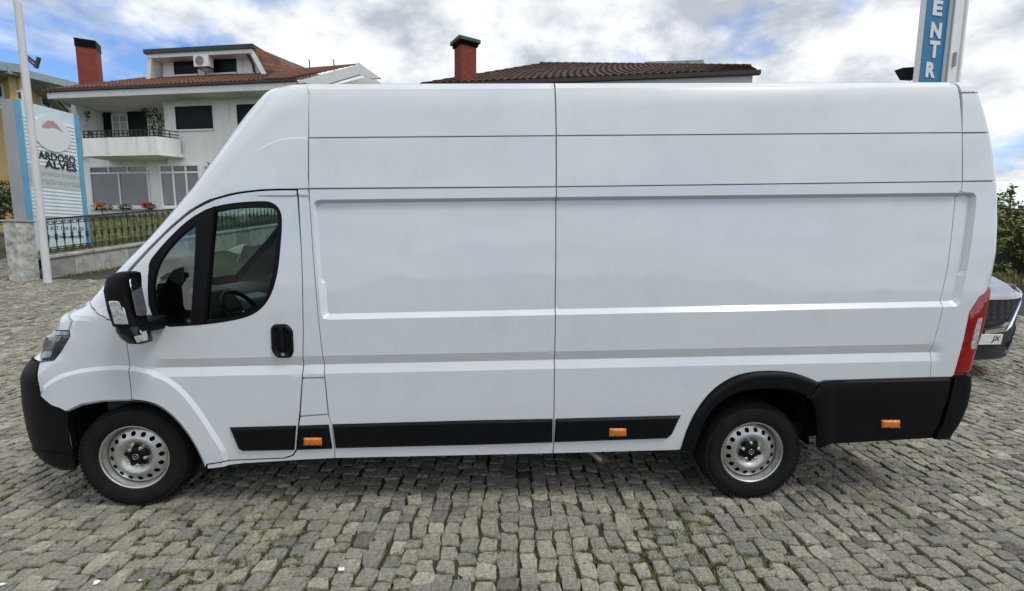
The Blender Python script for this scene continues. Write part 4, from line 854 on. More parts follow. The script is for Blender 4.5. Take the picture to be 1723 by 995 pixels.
# balcony
bL, bR = A(139, 245, .75), A(284, 245, .75); zb0, zb1 = Zp(262, 215, .75), Zp(231, 215, .75)
mb = MB(); pf = [(bL, .75), (bR-.55, .75), (bR, .15), (bR, -1.3), (bL, -1.3)]
mb.prism([HF.w(a, zb0, o) for a, o in pf], (0, 0, .16)); mb.build('balcony_slab', WALLW, house, smooth=False)
mb = MB()
for (a0, o0), (a1, o1) in ((pf[0], pf[1]), (pf[1], pf[2])):
    d = np.array([a1-a0, o1-o0]); d /= np.linalg.norm(d); n_ = np.array([d[1], -d[0]])*.12*(1 if d[0] > .9 else 1)
    if n_[1] > 0: n_ = -n_
    mb.hexa([HF.w(a0, zb0+.161, o0), HF.w(a1, zb0+.161, o1), HF.w(a1+n_[0], zb0+.161, o1+n_[1]), HF.w(a0+n_[0], zb0+.161, o0+n_[1]), HF.w(a0, zb1, o0), HF.w(a1, zb1, o1), HF.w(a1+n_[0], zb1, o1+n_[1]), HF.w(a0+n_[0], zb1, o0+n_[1])])
mb.build('balcony_parapet', WALLW, house, smooth=False)
br = mkobj('balcony_railing', *(lambda m: (m.v, m.f))((lambda m: [m.tube([HF.w(bL, zb1+h, .69), HF.w(bR-.57, zb1+h, .69), HF.w(bR-.06, zb1+h, .13)], .02, 6) for h in (.04, .16, .30)] and m)(MB())), IRON, house)
ab = bL+.05
while ab < bR-.1:
    o_ = .69 if ab < bR-.57 else .69-(ab-(bR-.57))/.51*.56
    mb = MB(); mb.lathe([(.012, 0), (.03, .09), (.012, .15), (.03, .2), (.012, .3)], HF.w(ab, zb1, o_), 'z', 6); mb.build('baluster', IRON, br); ab += .21
# openings
def shutter(u0, v0, u1, v1, o=0., name='window_shutter', slat=.09):
    a0, a1 = A(u0, (v0+v1)/2, o), A(u1, (v0+v1)/2, o); z0, z1 = Zp(v1, (u0+u1)/2, o), Zp(v0, (u0+u1)/2, o); mb = MB(); z = z0
    while z < z1-.01: HF.box(mb, a0, a1, z, min(z+slat*.82, z1), o-.02, o+.018); z += slat
    HF.box(mb, a0, a1, z0, z1, o-.03, o+.008); s_ = mb.build(name, SHUT, house, smooth=False)
    hpart('window_frame', SHUT, (a0-.05, a0, z0, z1, o-.03, o+.03), (a1, a1+.05, z0, z1, o-.03, o+.03), (a0-.05, a1+.05, z1, z1+.05, o-.03, o+.03), parent=s_)
    hpart('sill', WHITEP, (a0-.08, a1+.08, z0-.07, z0, o-.02, o+.06), parent=s_)
def glazed(u0, v0, u1, v1, o, cols, transom=None, m=WHITEP, name='window', bar=.07, gm=None):
    a0, a1 = A(u0, (v0+v1)/2, o), A(u1, (v0+v1)/2, o); z0, z1 = Zp(v1, (u0+u1)/2, o), Zp(v0, (u0+u1)/2, o); b = bar; hh = .002
    bx = [(a0, a0+b, z0, z1, o-.04, o+.04), (a1-b, a1, z0, z1, o-.04, o+.04), (a0+b, a1-b, z0, z0+b, o-.04, o+.04), (a0+b, a1-b, z1-b, z1, o-.04, o+.04)]
    zt_ = z1
    if transom: zt_ = Zp(transom, (u0+u1)/2, o); bx.append((a0+b, a1-b, zt_-b/2, zt_+b/2, o-.04, o+.038))
    w_ = hpart(name, m, *bx)
    ca = np.linspace(a0+b/2, a1-b/2, cols+1)
    for i in range(cols):
        l, r = ca[i]+b/2, ca[i+1]-b/2
        if i: hpart('mullion', m, (ca[i]-b/2, ca[i]+b/2, z0+b, zt_-b/2 if transom else z1-b, o-.04, o+.036), parent=w_)
        hpart('pane', gm or HGLASS, (l, r, z0+b, zt_-b/2 if transom else z1-b, o-.02, o+.005), parent=w_)
    return w_, a0, a1, z0, z1, zt_, b
BLIND = mat('blind_behind_glass', (.16, .165, .18), .12, var=.12, vscale=1.5, spec=.8)
for (u0, v0, u1, v1, tr, nlow, ntop) in ((153, 279, 252, 349, 291.5, 2, 3), (271, 277, 338, 349, 290.5, 3, 3)):
    w_, a0, a1, z0, z1, zt_, b = glazed(u0, v0, u1, v1, -.33 if u0 < 200 else .0, nlow, tr, name='shop_window' if u0 < 200 else 'glazed_door', gm=BLIND)
    o = -.33 if u0 < 200 else 0.; ca = np.linspace(a0+b/2, a1-b/2, ntop+1)
    for i in range(ntop):
        if i: hpart('transom_bar', WHITEP, (ca[i]-b/2, ca[i]+b/2, zt_+b/2, z1-b, o-.04, o+.036), parent=w_)
        hpart('transom_pane', HGLASS, (ca[i]+b/2, ca[i+1]-b/2, zt_+b/2, z1-b, o-.02, o+.005), parent=w_)
    hpart('sill', WHITEP, (a0-.1, a1+.1, z0-.1, z0-.002, o-.02, o+.12), parent=w_)
shutter(298, 181, 356, 218, .0); shutter(401.5, 178, 432, 218, .0)
shutter(155.5, 192, 187, 231, -1.33, 'door_shutter'); shutter(218, 190, 245.5, 231, -1.33, 'door_shutter')
w_, a0, a1, z0, z1, zt_, b = glazed(189.5, 193, 216.5, 231, -1.32, 2, None, name='balcony_door', bar=.06, gm=mat('curtained_glass', (.42, .42, .40), .2))
for i in (1, 2):
    zz1 = z0+(z1-z0)*i/3; hpart('glazing_bar', WHITEP, (a0+b, a1-b, zz1-.02, zz1+.02, -1.34, -1.30), parent=w_)
# main roof: eave slab, fascia, gutter, tiles
zE = Zp(147, 280, .9); eL, eR = A(75, 150, .9), A(497, 135, .9)
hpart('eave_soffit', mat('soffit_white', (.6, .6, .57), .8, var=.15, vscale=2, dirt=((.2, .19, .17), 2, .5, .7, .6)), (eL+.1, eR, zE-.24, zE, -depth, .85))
hpart('fascia', WHITEP, (eL+.1, eR, zE-.26, zE-.012, .853, .90))
hpart('gutter', GUTTER, (eL, eR+.05, zE+.0, zE+.09, .85, .99))
rt = MB(); slope_o = 4.2; zrid = zE+2.4
corrug(rt, HF.w(eL, zE+.1, .92), HF.w(eR, zE+.1, .92), HF.w(A(462, 117, -slope_o), zrid, -slope_o), HF.w(A(300, 117, -slope_o), zrid, -slope_o), .20, .42, .035, rng)
tag(rt.build('roof_tiles', REDTILE, house, sharp=50, tone=True), kind='stuff')
hpart('roof_deck', GUTTER, (eL+.6, eR-.02, zE+.0, zE+.05, -depth, .8))
# dormer
o_d = -1.6; dz0, dz1 = Zp(131, 330, o_d), Zp(88, 330, o_d); dL0, dL1 = A(243, 131, o_d), A(248, 88, o_d); dR0, dR1 = A(455, 125, o_d), A(425, 84, o_d)
mb = MB(); mb.prism([HF.w(dL0+.35, dz0-.5, o_d-.55), HF.w(dR0-.9, dz0-.5, o_d-.55), HF.w(dR1-.1, dz1, o_d-.55), HF.w(dL1+.25, dz1, o_d-.55)], -HF.n*4.); mb.build('dormer_wall', WALLW, house, smooth=False)
mb = MB(); mb.prism([HF.w(dL0, dz0-.3, o_d), HF.w(dL0+.22, dz0-.3, o_d), HF.w(dL1+.22, dz1, o_d), HF.w(dL1, dz1, o_d)], -HF.n*4.); mb.build('dormer_cheek', WHITEP, house, smooth=False)
mb = MB(); mb.prism([HF.w(dR0-.25, dz0-.3, o_d), HF.w(dR0, dz0-.3, o_d), HF.w(dR1, dz1, o_d), HF.w(dR1-.22, dz1, o_d)], -HF.n*1.2); mb.build('dormer_cheek', WHITEP, house, smooth=False)
hpart('dormer_fascia', WHITEP, (dL1, dR1, dz1-.16, dz1+.02, o_d-3.5, o_d+.02))
hpart('dormer_roof_edge', mat('dark_green_edge', (.02, .035, .032), .5), (dL1-.12, dR1+.08, dz1+.021, dz1+.2, o_d-3.5, o_d+.1))
for (u0, v0, u1, v1) in ((295, 106, 330, 126), (361, 102, 396, 123)): shutter(u0, v0, u1, v1, o_d-.53)
for (ua, va, ub, vb) in ((254, 92, 266, 129), (417, 90, 428, 122)):
    mb = MB(); a_, z_ = HF.px(ua, va, o_d-.2); b_, y_ = HF.px(ub, vb, o_d-.5); mb.tube([HF.w(a_, z_, o_d-.1), HF.w(b_-.04, (z_*.55+y_*.45), o_d-.45), HF.w(b_, y_, o_d-.5)], .045, 8); mb.build('downpipe', GUTTER, house)
# sloping tiled side right of the dormer, gable wing
rt = MB(); cL, cz = HF.px(432, 80, o_d); d2, dz2 = HF.px(505, 112, o_d-1.); e2, ez2 = HF.px(452, 124, o_d+.6)
corrug(rt, HF.w(dR0+.02, dz0-.25, o_d), HF.w(d2+1.5, dz2-.7, o_d-.8), HF.w(dR1+.9, dz1+.1, o_d-2.6), HF.w(dR1+.04, dz1+.12, o_d), .2, .4, .03, rng)
tag(rt.build('dormer_side_tiles', REDTILE, house, sharp=50, tone=True), kind='stuff')
ow = 1.2; gL, gzL = HF.px(497, 133, ow); gT, gzT = HF.px(607, 108, ow); gR = A(640, 130, ow)
rt = MB(); corrug(rt, HF.w(eR-1.3, zE+.12, .95), HF.w(gL+.0, zE+.12, .95), HF.w(gT, gzT, ow), HF.w(A(470, 119, -3.), Zp(119, 470, -3.), -3.), .2, .4, .03, rng)
tag(rt.build('wing_roof_tiles', REDTILE, house, sharp=50, tone=True), kind='stuff')
mb = MB(); mb.prism([HF.w(gL+.05, gzL-.08, ow), HF.w(gT, gzT-.0, ow), HF.w(gR, gzL-.1, ow), HF.w(gR-.35, gzL-.1, ow), HF.w(gT-.05, gzT-.36, ow), HF.w(gL+1.0, gzL-.3, ow)], -HF.n*.12); mb.build('gable_board', WHITEP, house, smooth=False)
mb = MB(); mb.prism([HF.w(gL+.6, gzL-1.2, ow-.8), HF.w(gR-.2, gzL-1.2, ow-.8), HF.w(gR-.2, gzL-.1, ow-.8), HF.w(gT, gzT-.15, ow-.8), HF.w(gL+.6, gzL-.12, ow-.8)], -HF.n*4); mb.build('gable_wall', WALLW, house, smooth=False)
for u in (521, 562):
    a_, z_ = HF.px(u, 112, -1.5); mb = MB(); mb.tube([HF.w(a_, z_-.6, -1.5), HF.w(a_, z_+.25, -1.5), HF.w(a_-.05, z_+.29, -1.5)], .025, 6); mb.build('roof_vent', GUTTER, house)
# chimney
oc = -1.2; cL, cR = A(132, 110, oc), A(170, 110, oc); cz0, cz1 = Zp(146, 150, oc), Zp(84, 150, oc)
cm = MB(); cen = HF.w((cL+cR)/2, 0, oc); rotbox(cm, cen, .36, .33, cz0-.4, cz1, .42); chim = cm.build('chimney', CHIM, house, smooth=False)
zc = cz1
for i in range(3):
    mb = MB(); rotbox(mb, cen, .385, .355, zc+.0, zc+.055, .42); mb.build('chimney_louvre', BLACKP, chim, smooth=False)
    mb = MB(); rotbox(mb, cen, .32, .29, zc+.055, zc+.085, .42); mb.build('chimney_gap', DARK, chim, smooth=False); zc += .085
mb = MB(); rotbox(mb, cen, .385, .355, zc, zc+.09, .42); mb.build('chimney_lid', BLACKP, chim, smooth=False)
a_, z_ = HF.px(87, 156, .85); b_, y_ = HF.px(114, 187, -.2); mb = MB(); mb.tube([HF.w(a_, z_+.05, .9), HF.w(a_, z_-.1, .85), HF.w(b_, y_, -.2), HF.w(b_, zg, -.2)], .045, 8); mb.build('downpipe', GUTTER, house)
# wall lamp discs
lamp_lbl = [('round white lamp on the loggia wall above the balcony', 155, 163, -1.33), ('small round white lamp on the wall beside the van windscreen', 348, 278, .02)]
for lb, u, v_, o in lamp_lbl:
    a_, z_ = HF.px(u, v_, o); lm = empty('wall_lamp', HF.w(a_, z_, o), lb, 'lamp', 'wall lamps on the white house')
    P = [HF.w(a_+.11*math.cos(t), z_+.11*math.sin(t), o+.02) for t in np.linspace(0, 6.283, 21)[:-1]]; mb = MB(); mb.prism(P, HF.n*.08); bevel(mb.build('lamp_glass', WHITEP, lm), .02)
    P = [HF.w(a_+.13*math.cos(t), z_+.13*math.sin(t), o-.02) for t in np.linspace(0, 6.283, 21)[:-1]]; mb = MB(); mb.prism(P, HF.n*.05); mb.build('lamp_rim', GUTTER, lm)
# air conditioner
oa = o_d+.05; a0, a1 = A(325, 100, oa), A(350, 100, oa); z0, z1 = Zp(112, 338, oa), Zp(92, 338, oa)
ac = empty('air_conditioner', HF.w((a0+a1)/2, z0, oa-.2), 'white air conditioning unit on brackets between the dormer windows', 'air conditioner')
mb = MB(); HF.box(mb, a0, a1, z0, z1, oa-.33, oa); body = bevel(mb.build('casing', WHITEP, ac), .015)
mb = MB(); cx_, cz_ = a0+(a1-a0)*.42, (z0+z1)/2; P = [HF.w(cx_+.2*math.cos(t)*1.05, cz_+.2*math.sin(t), oa+.002) for t in np.linspace(0, 6.283, 29)[:-1]]; mb.prism(P, HF.n*.012); mb.build('fan_grille', mat('grille_grey', (.2, .21, .22), .6), ac)
for aa in (a0+.08, a1-.08):
    mb = MB(); mb.tube([HF.w(aa, z0-.02, oa), HF.w(aa, z0-.02, oa-.58), HF.w(aa, z0-.25, oa-.58)], .02, 6); mb.build('bracket', GUTTER, ac)
# climbing plant and balcony plants, flower pots
def plant(name, label, cat, base, cents, n, size, stems, group=None, m=LEAF, potr=0):
    e_ = empty(name, base, label, cat, group); V, Fc, T = leaves(cents, n, size, rng); mkobj('foliage', V, Fc, m, e_, smooth=False, tone=T)
    for p in stems: mb = MB(); mb.tube(p, [.02]+[.012]*(len(p)-1), 5); mb.build('stem', mat('bark', (.05, .038, .025), .9), e_)
    if potr:
        mb = MB(); mb.lathe([(potr*.6, 0), (potr, potr*1.5), (potr*.9, potr*1.5), (potr*.5, .02)], base, 'z', 14); mb.build('pot', mat('terracotta', (.28, .11, .06), .8), e_)
    return e_
cl = [(243, 189), (251, 195), (258, 200), (264, 192), (268, 208), (256, 212), (272, 200), (262, 176)]
cents = []; stems = []
for u, v_ in cl:
    a_, z_ = HF.px(u, v_, -.9); P = HF.w(a_, z_, -.9); cents.append((*P, .22, .2, .22)); a2, z2 = HF.px(262, 229, -.9); B_ = HF.w(a2, zb0+.2, -.9); stems.append([B_, (B_*.5+P*.5)+np.array([.1, 0, .15]), P])
plant('climbing_plant', 'straggly climbing plant at the right end of the balcony', 'plant', tuple(HF.w(A(262, 229, -.9), zb0+.16, -.9)), cents, 26, .075, stems)
a_, z_ = HF.px(143, 205, -.6); cents = [(*HF.w(a_+dx, z_+dz, -.6), .16, .16, .2) for dx, dz in ((0, 0), (.1, .3), (-.05, -.3), (.12, -.6))]; B_ = HF.w(a_, zb0+.2, -.6)
plant('balcony_plant', 'leafy green plant at the left end of the balcony', 'plant', tuple(HF.w(a_, zb0+.16, -.6)), cents, 40, .08, [[B_, HF.w(a_, z_, -.6)]])
FLW = mat('red_flower', (.5, .02, .06), .6)
FLO = mat('orange_flower', (.5, .18, .08), .6)
for lb, u, v_, rx, mm in (('low reddish flowering plant under the left of the wide shop window', 172, 350, .55, FLO), ('small green and orange plant under the middle of the shop window', 211, 349, .28, LEAF), ('bright crimson flower clump below the right end of the shop window', 250, 348, .3, FLW)):
    a_, z_ = HF.px(u, v_, .5); P = HF.w(a_, z_, .5); e_ = plant('flower_plant', lb, 'plant', (P[0], P[1], zg), [(*P, rx, .2, .16)], 90, .07, [[(P[0], P[1], zg-.2), P]], 'flower plants under the shop window', LEAF if mm is not FLW else LEAF)
    V, Fc, T = leaves([(*(P+np.array([0, -.05, .08])), rx*.8, .2, .13)], 70 if mm is not LEAF else 16, .06, rng); mkobj('blossom', V, Fc, mm if mm is not LEAF else FLO, e_, smooth=False)
# lawn behind the railing
lw = MB(); na, nb_ = 40, 14; vv = []
for i in range(na+1):
    for j in range(nb_+1):
        P0 = FR.w(-.2+i*(wl_end+.3)/na, 0, -.17); z0 = zr(-.2+i*(wl_end+.3)/na)-.14; Q0 = HF.w(A(100)+i*(aR-A(100))/na, 0, .1); t = j/nb_; P = P0*(1-t)+Q0*t
        vv.append((P[0], P[1], z0*(1-t)+(zg-.05)*t+.06*noise.noise(Vector((P[0], P[1], 0)))))
lw.add(vv, [(i*(nb_+1)+j, (i+1)*(nb_+1)+j, (i+1)*(nb_+1)+j+1, i*(nb_+1)+j+1) for i in range(na) for j in range(nb_)]); tag(lw.build('lawn', GRASS, local=True), kind='structure')
V = []; Fc = []; T = []
vv = np.array(vv).reshape(na+1, nb_+1, 3)
for _ in range(14000):
    i, j = rng.uniform(0, na-1e-3), rng.uniform(0, nb_-1e-3); i0, j0 = int(i), int(j); fi, fj = i-i0, j-j0
    P = vv[i0, j0]*(1-fi)*(1-fj)+vv[i0+1, j0]*fi*(1-fj)+vv[i0, j0+1]*(1-fi)*fj+vv[i0+1, j0+1]*fi*fj; h = rng.uniform(.05, .16); la = rng.uniform(0, 6.28); k = len(V); w = .012
    V += [P+np.array([-math.sin(la)*w, math.cos(la)*w, -.02]), P-np.array([-math.sin(la)*w, math.cos(la)*w, .02]), P+np.array([math.cos(la)*h*.5, math.sin(la)*h*.5, h])]; Fc.append((k, k+1, k+2)); T.append(float(np.clip(rng.normal(.75, .2), 0, 1)))
tag(mkobj('lawn_grass', V, Fc, gm, smooth=False, tone=T, local=True), 'rough yellow-green grass on the bank in front of the white house', 'grass', kind='stuff')
# weeds along the wall foot
V = []; Fc = []; T = []
for _ in range(900):
    a_ = rng.uniform(.3, wl_end); P = FR.w(a_, 0, .13+abs(rng.normal())*.22); tuft(P[0], P[1], 5, .07, .05)
tag(mkobj('wall_foot_grass', V, Fc, gm, smooth=False, tone=T, local=True), 'mossy grass strip along the foot of the stone wall', 'grass', kind='stuff')
# --- yellow house far left
YF = Frame(at(-60, 250, 27.), at(42, 250, 25.)); zy = YF.px(20, 345)[1]; zt0, zt1 = YF.px(0, 122)[1], YF.px(38, 116)[1]
yc = YF.px(40, 200)[0]; yh = empty('yellow_house', YF.w(yc, zy), 'yellow rendered house with grey-blue roof edge at the left edge', 'house')
YG = Frame(at(40, 250, 25.), at(118, 250, 31.))
wid = YG.px(118, 250)[0]
mb = MB(); mb.prism([YF.w(-3, zy-1.5), YF.w(yc, zy-1.5), YF.w(yc, zt1-.15), YF.w(-3, zt0-.15)], -YF.n*.3); mb.build('front_wall', YELLOW, yh, smooth=False)
zgr = YG.px(110, 152)[1]
mb = MB(); mb.prism([YG.w(0, zy-1.5), YG.w(wid+4, zy-1.5), YG.w(wid+4, zgr-1.2), YG.w(0, zt1-.2)], -YG.n*.3); mb.build('side_wall', YELLOW, yh, smooth=False)
mb = MB(); mb.hexa([YF.w(-3.5, zt0-.32, .5), YF.w(yc+.2, zt1-.36, .5), YF.w(yc+.2, zt1-.2, -5), YF.w(-3.5, zt0-.2, -5), YF.w(-3.5, zt0+.05, .5), YF.w(yc+.2, zt1+.02, .5), YF.w(yc+.2, zt1+.15, -5), YF.w(-3.5, zt0+.1, -5)]); mb.build('roof_edge', BLUEGR, yh, smooth=False)
pA, pB = YG.px(42, 112, .5), YG.px(118, 153, .5)
mb = MB(); mb.hexa([YG.w(pA[0]-.3, pA[1]-.42, .5), YG.w(pB[0]+3, pB[1]-1.9, .5), YG.w(pB[0]+3, pB[1]-1.9, -4), YG.w(pA[0]-.3, pA[1]-.42, -4), YG.w(pA[0]-.3, pA[1], .5), YG.w(pB[0]+3, pB[1]-1.5, .5), YG.w(pB[0]+3, pB[1]-1.5, -4), YG.w(pA[0]-.3, pA[1], -4)]); mb.build('roof_verge', BLUEGR, yh, smooth=False)
def ywin(fr, u0, v0, u1, v1):
    a0, a1 = fr.px(u0, (v0+v1)/2)[0], fr.px(u1, (v0+v1)/2)[0]; z0, z1 = fr.px((u0+u1)/2, v1)[1], fr.px((u0+u1)/2, v0)[1]; mb = MB(); b = .12
    fr.box(mb, a0, a0+b, z0, z1, -.05, .05); fr.box(mb, a1-b, a1, z0, z1, -.05, .05); fr.box(mb, a0+b, a1-b, z0, z0+b, -.05, .05); fr.box(mb, a0+b, a1-b, z1-b, z1, -.05, .05); w_ = mb.build('window', WHITEP, yh, smooth=False)
    mb = MB(); fr.box(mb, a0+b, a1-b, z0+b, z1-b, -.04, .02); mb.build('pane', HGLASS, w_, smooth=False)
ywin(YF, -12, 143, 8, 184); ywin(YF, 29, 152, 39.5, 171); ywin(YG, 68, 162, 84, 182)
bx = at(60, 108, 25.5); rg_ = empty('roof_aerial', tuple(bx+np.array([0, 0, -.3])), 'dark angular metal aerial on the yellow house roof', 'aerial')
for (ua, va, ub, vb, w2) in ((60.5, 115, 65.5, 97, .10), (45, 94, 60, 106, .07), (46, 100, 60, 113, .05)):
    mb = MB(); mb.tube([at(ua, va, 25.5), at(ub, vb, 25.5)], w2, 4); mb.build('bracket_arm', IRON, rg_)
# shrubs at left edge behind the pillar
for lb, u, v_, d, s in (('dense green shrub behind the gate pillar at the left edge', 8, 345, 15, 1.0),):
    B_ = at(u, 372, d); cents = [(B_[0]+rng.normal()*.5, B_[1]+rng.normal()*.4, B_[2]+rng.uniform(.1, 1.0), .4, .4, .35) for _ in range(12)]
    plant('shrub', lb, 'shrub', (B_[0], B_[1], float(g(B_[0], B_[1]))), cents, 130, .07, [[(B_[0], B_[1], float(g(B_[0], B_[1]))), B_+np.array([0, 0, .5])]])
# --- house behind the van (brown tiled roof)
dD = 14.0; eD = at(1274, 118.5, dD); zE2 = eD[2]
def atz(u, v, z): r = ray(u, v); return CAM+r*(z-CAM[2])/r[2]
eE = atz(706, 142.5, zE2); zR2 = zE2+1.45; rB = atz(908, 109, zR2); rC = atz(1262, 112.5, zR2-.02)
h2 = empty('tiled_house', (*(eE+eD)[:2]/2, 2.2), 'low house with dark brown tiled roof showing above the van', 'house')
rt = MB(); corrug(rt, eE, eD, rC, rB, .24, .40, .05, rng); tag(rt.build('roof_tiles', OLDTILE, h2, sharp=50, tone=True), kind='stuff')
ob = eE+(eE-eD)*.05; back = np.array([0, 3., 0]);
rt = MB(); hipA = eE; hipB = eE+np.array([1.6, 5., 0]); corrug(rt, hipB, hipA, rB, rB+np.array([-.05, .3, 0]), .24, .4, .05, rng); tag(rt.build('hip_tiles', OLDTILE, h2, sharp=50, tone=True), kind='stuff')
nrt = 26
for i in range(nrt):
    P, Q_ = rB+(rC-rB)*i/nrt, rB+(rC-rB)*(i+1.08)/nrt; mb = MB(); mb.tube([P+np.array([0, 0, .02]), Q_+np.array([0, 0, .02])], [.085, .065], 8); mb.build('ridge_tile', OLDTILE, h2, tone=True)
dirE = (eD-eE)/np.linalg.norm(eD-eE); nE = np.array([dirE[1], -dirE[0], 0]); nE = nE if nE[1] < 0 else -nE
mb = MB(); mb.hexa([eE+nE*.05-np.array([0, 0, .12]), eD+nE*.05-np.array([0, 0, .12])+dirE*.1, eD-nE*.1-np.array([0, 0, .12])+dirE*.1, eE-nE*.1-np.array([0, 0, .12]), eE+nE*.05, eD+nE*.05+dirE*.1, eD-nE*.1+dirE*.1, eE-nE*.1]); mb.build('gutter', GUTTER, h2, smooth=False)
mb = MB(); zz3 = np.array([0, 0, 1.]); mb.hexa([eE-nE*.05-zz3*.5, eD-nE*.05-zz3*.5-dirE*.1, eD-nE*6-zz3*.5-dirE*.1, eE-nE*6-zz3*.5, eE-nE*.05-zz3*.125, eD-nE*.05-zz3*.125-dirE*.1, eD-nE*6-zz3*.125-dirE*.1, eE-nE*6-zz3*.125]); mb.build('eave_board', mat('fascia_grey_white', (.5, .51, .5), .8), h2, smooth=False)
mb = MB(); mb.hexa([eE-nE*.6-zz3*4, eD-nE*.6-zz3*4-dirE*.6, eD-nE*6-zz3*4-dirE*.6, eE-nE*6-zz3*4, eE-nE*.6-zz3*.52, eD-nE*.6-zz3*.52-dirE*.6, eD-nE*6-zz3*.52-dirE*.6, eE-nE*6-zz3*.52]); mb.build('wall', WALLW, h2, smooth=False)
p0, p1 = at(1085, 109, 19), at(1186, 100, 19); mb = MB(); mb.hexa([p0+(0, 0, -1), (p1[0], p0[1], p0[2]-1), (p1[0], p0[1]+.4, p0[2]-1), p0+(0, .4, -1), (p0[0], p0[1], p1[2]-.12), (p1[0], p0[1], p1[2]), (p1[0], p0[1]+.4, p1[2]), (p0[0], p0[1]+.4, p1[2]-.12)]); mb.build('rear_parapet', CONC, h2, smooth=False)
cc_ = at(783, 100, 15.6); c0_, c1_ = at(783, 135, 15.6), at(783, 82, 15.6)
ch = MB(); rotbox(ch, cc_, .28, .26, c0_[2]-.4, c1_[2], .52)
BRICK = mat('chimney_brick', (.26, .05, .03), .85, var=.3, vscale=12); cho = ch.build('chimney', mat('brick_mortar', (.16, .06, .045), .9), h2, smooth=False)
zc = c0_[2]-.35; row = 0; ca, sa = math.cos(.52), math.sin(.52)
def rl(x, y): return cc_[0]+x*ca-y*sa, cc_[1]+x*sa+y*ca
bk = MB()
while zc < c1_[2]-.06:
    for face in range(4):
        hx, hy = (.28, .26) if face % 2 == 0 else (.26, .28); n_ = 2.5; off = .5*(row % 2); t = -hx
        edges_ = [-hx]+[-hx+(i+off)*(2*hx/2.5) for i in range(0, 4) if -hx < -hx+(i+off)*(2*hx/2.5) < hx]+[hx]
        for e0, e1 in zip(edges_[:-1], edges_[1:]):
            if e1-e0 < .03: continue
            lo = [(e0+.006, -hy-.006), (e1-.006, -hy-.006), (e1-.006, -hy+.01), (e0+.006, -hy+.01)]
            an = face*math.pi/2; P = [rl(x*math.cos(an)-y*math.sin(an), x*math.sin(an)+y*math.cos(an)) for x, y in lo]; bk.hexa([(*p, zc+.006) for p in P]+[(*p, zc+.062) for p in P])
    zc += .068; row += 1
tag(bk.build('bricks', BRICK, cho, smooth=False), kind='stuff')
mb = MB(); rotbox(mb, cc_, .33, .31, c1_[2]+.002, c1_[2]+.10, .52); mb.build('chimney_throat', DARK, cho, smooth=False)
mb = MB(); rotbox(mb, cc_, .40, .37, c1_[2]+.10, c1_[2]+.22, .52); bevel(mb.build('chimney_cap', mat('mossy_cap', (.10, .10, .08), .9, var=.5, vscale=6), cho, smooth=False), .02)
# --- vertical blue sign and floodlight behind the van
d9 = 9.2; b0, b1 = at(1548, 120, d9), at(1586, 120, d9+.1); SF = Frame(b0, b1); sw_ = SF.px(1586.5, 120)[0]
zt9 = SF.px(1560, -160)[1]; g9 = float(g(b0[0], b0[1]))
vs = empty('vertical_sign', (b0[0], b0[1], g9), 'tall narrow blue and white column sign with vertical white letters behind the van', 'sign')
SB2 = mat('sign_strong_blue', (.012, .17, .36), .4); WL = mat('sign_letter_white', (.75, .76, .77), .5)
mb = MB(); SF.box(mb, -.008, sw_+.03, g9, zt9, -.12, -.004); mb.build('sign_box', WHITEP, vs, smooth=False)
mb = MB(); SF.box(mb, 0, sw_, g9+2.2, zt9-.05, -.004, .006); mb.build('blue_panel', SB2, vs, smooth=False)
SP = Frame(at(1590, 120, d9+.05), at(1626, 120, d9+.35)); spw = SP.px(1622, 65)[0]
mb = MB(); SP.box(mb, .0, spw-.1, g9-.2, zt9-.3, -.14, 0); mb.build('column', WHITEP, vs, smooth=False)
mb = MB(); SP.box(mb, spw-.1, spw-.04, g9-.2, zt9-.3, -.16, .035); mb.build('column_rib', WHITEP, vs, smooth=False)
mb = MB(); SP.box(mb, .02, .06, g9-.2, zt9-.3, .001, .03); mb.build('column_rib', SIGNG, vs, smooth=False)
mb = MB(); a_, z_ = SP.px(1604, 98); SP.box(mb, a_-.02, a_+.03, z_-.16, z_+.1, .001, .05); mb.build('switch_box', SIGNG, vs, smooth=False)
for chh, u0, v0, u1, v1 in (('E', 1568, 1, 1587, 27), ('N', 1564, 38, 1585, 65), ('T', 1562, 69, 1582, 98), ('R', 1556, 105, 1575, 131)):
    a0, z1 = SF.px(u0, v0, .01); a1 = SF.px(u1, v1, .01)[0]; z0 = SF.px((u0+u1)/2, v1, .01)[1]; zt_ = SF.px((u0+u1)/2, v0, .01)[1]
    a0 = SF.px(u0+1.5, (v0+v1)/2, .01)[0]; a1 = SF.px(u1-1.5, (v0+v1)/2, .01)[0]
    put_text('letter', chh, SF.w(a0, z0, .007), SF.a, np.array([0, 0, 1.]), SF.n, a1-a0, zt_-z0, WL, vs, .045, 0, .012)
fl = empty('floodlight', tuple(at(1540, 300, 9.6)*np.array([1, 1, 0])+np.array([0, 0, float(g(8, 5.5))])), 'black floodlight head on a thin post left of the vertical sign', 'lamp')
P = [at(u, v, 9.6) for u, v in ((1519, 114), (1548, 112), (1548, 132), (1529, 131))]; mb = MB(); mb.prism(P, np.array([.05, .28, .04])); bevel(mb.build('lamp_head', BLACKP, fl, smooth=False), .01)
fp_ = at(1540, 128, 9.7); mb = MB(); mb.tube([(fp_[0], fp_[1], float(g(fp_[0], fp_[1]))-.1), (fp_[0], fp_[1], fp_[2])], .035, 10); mb.build('post', GUTTER, fl)
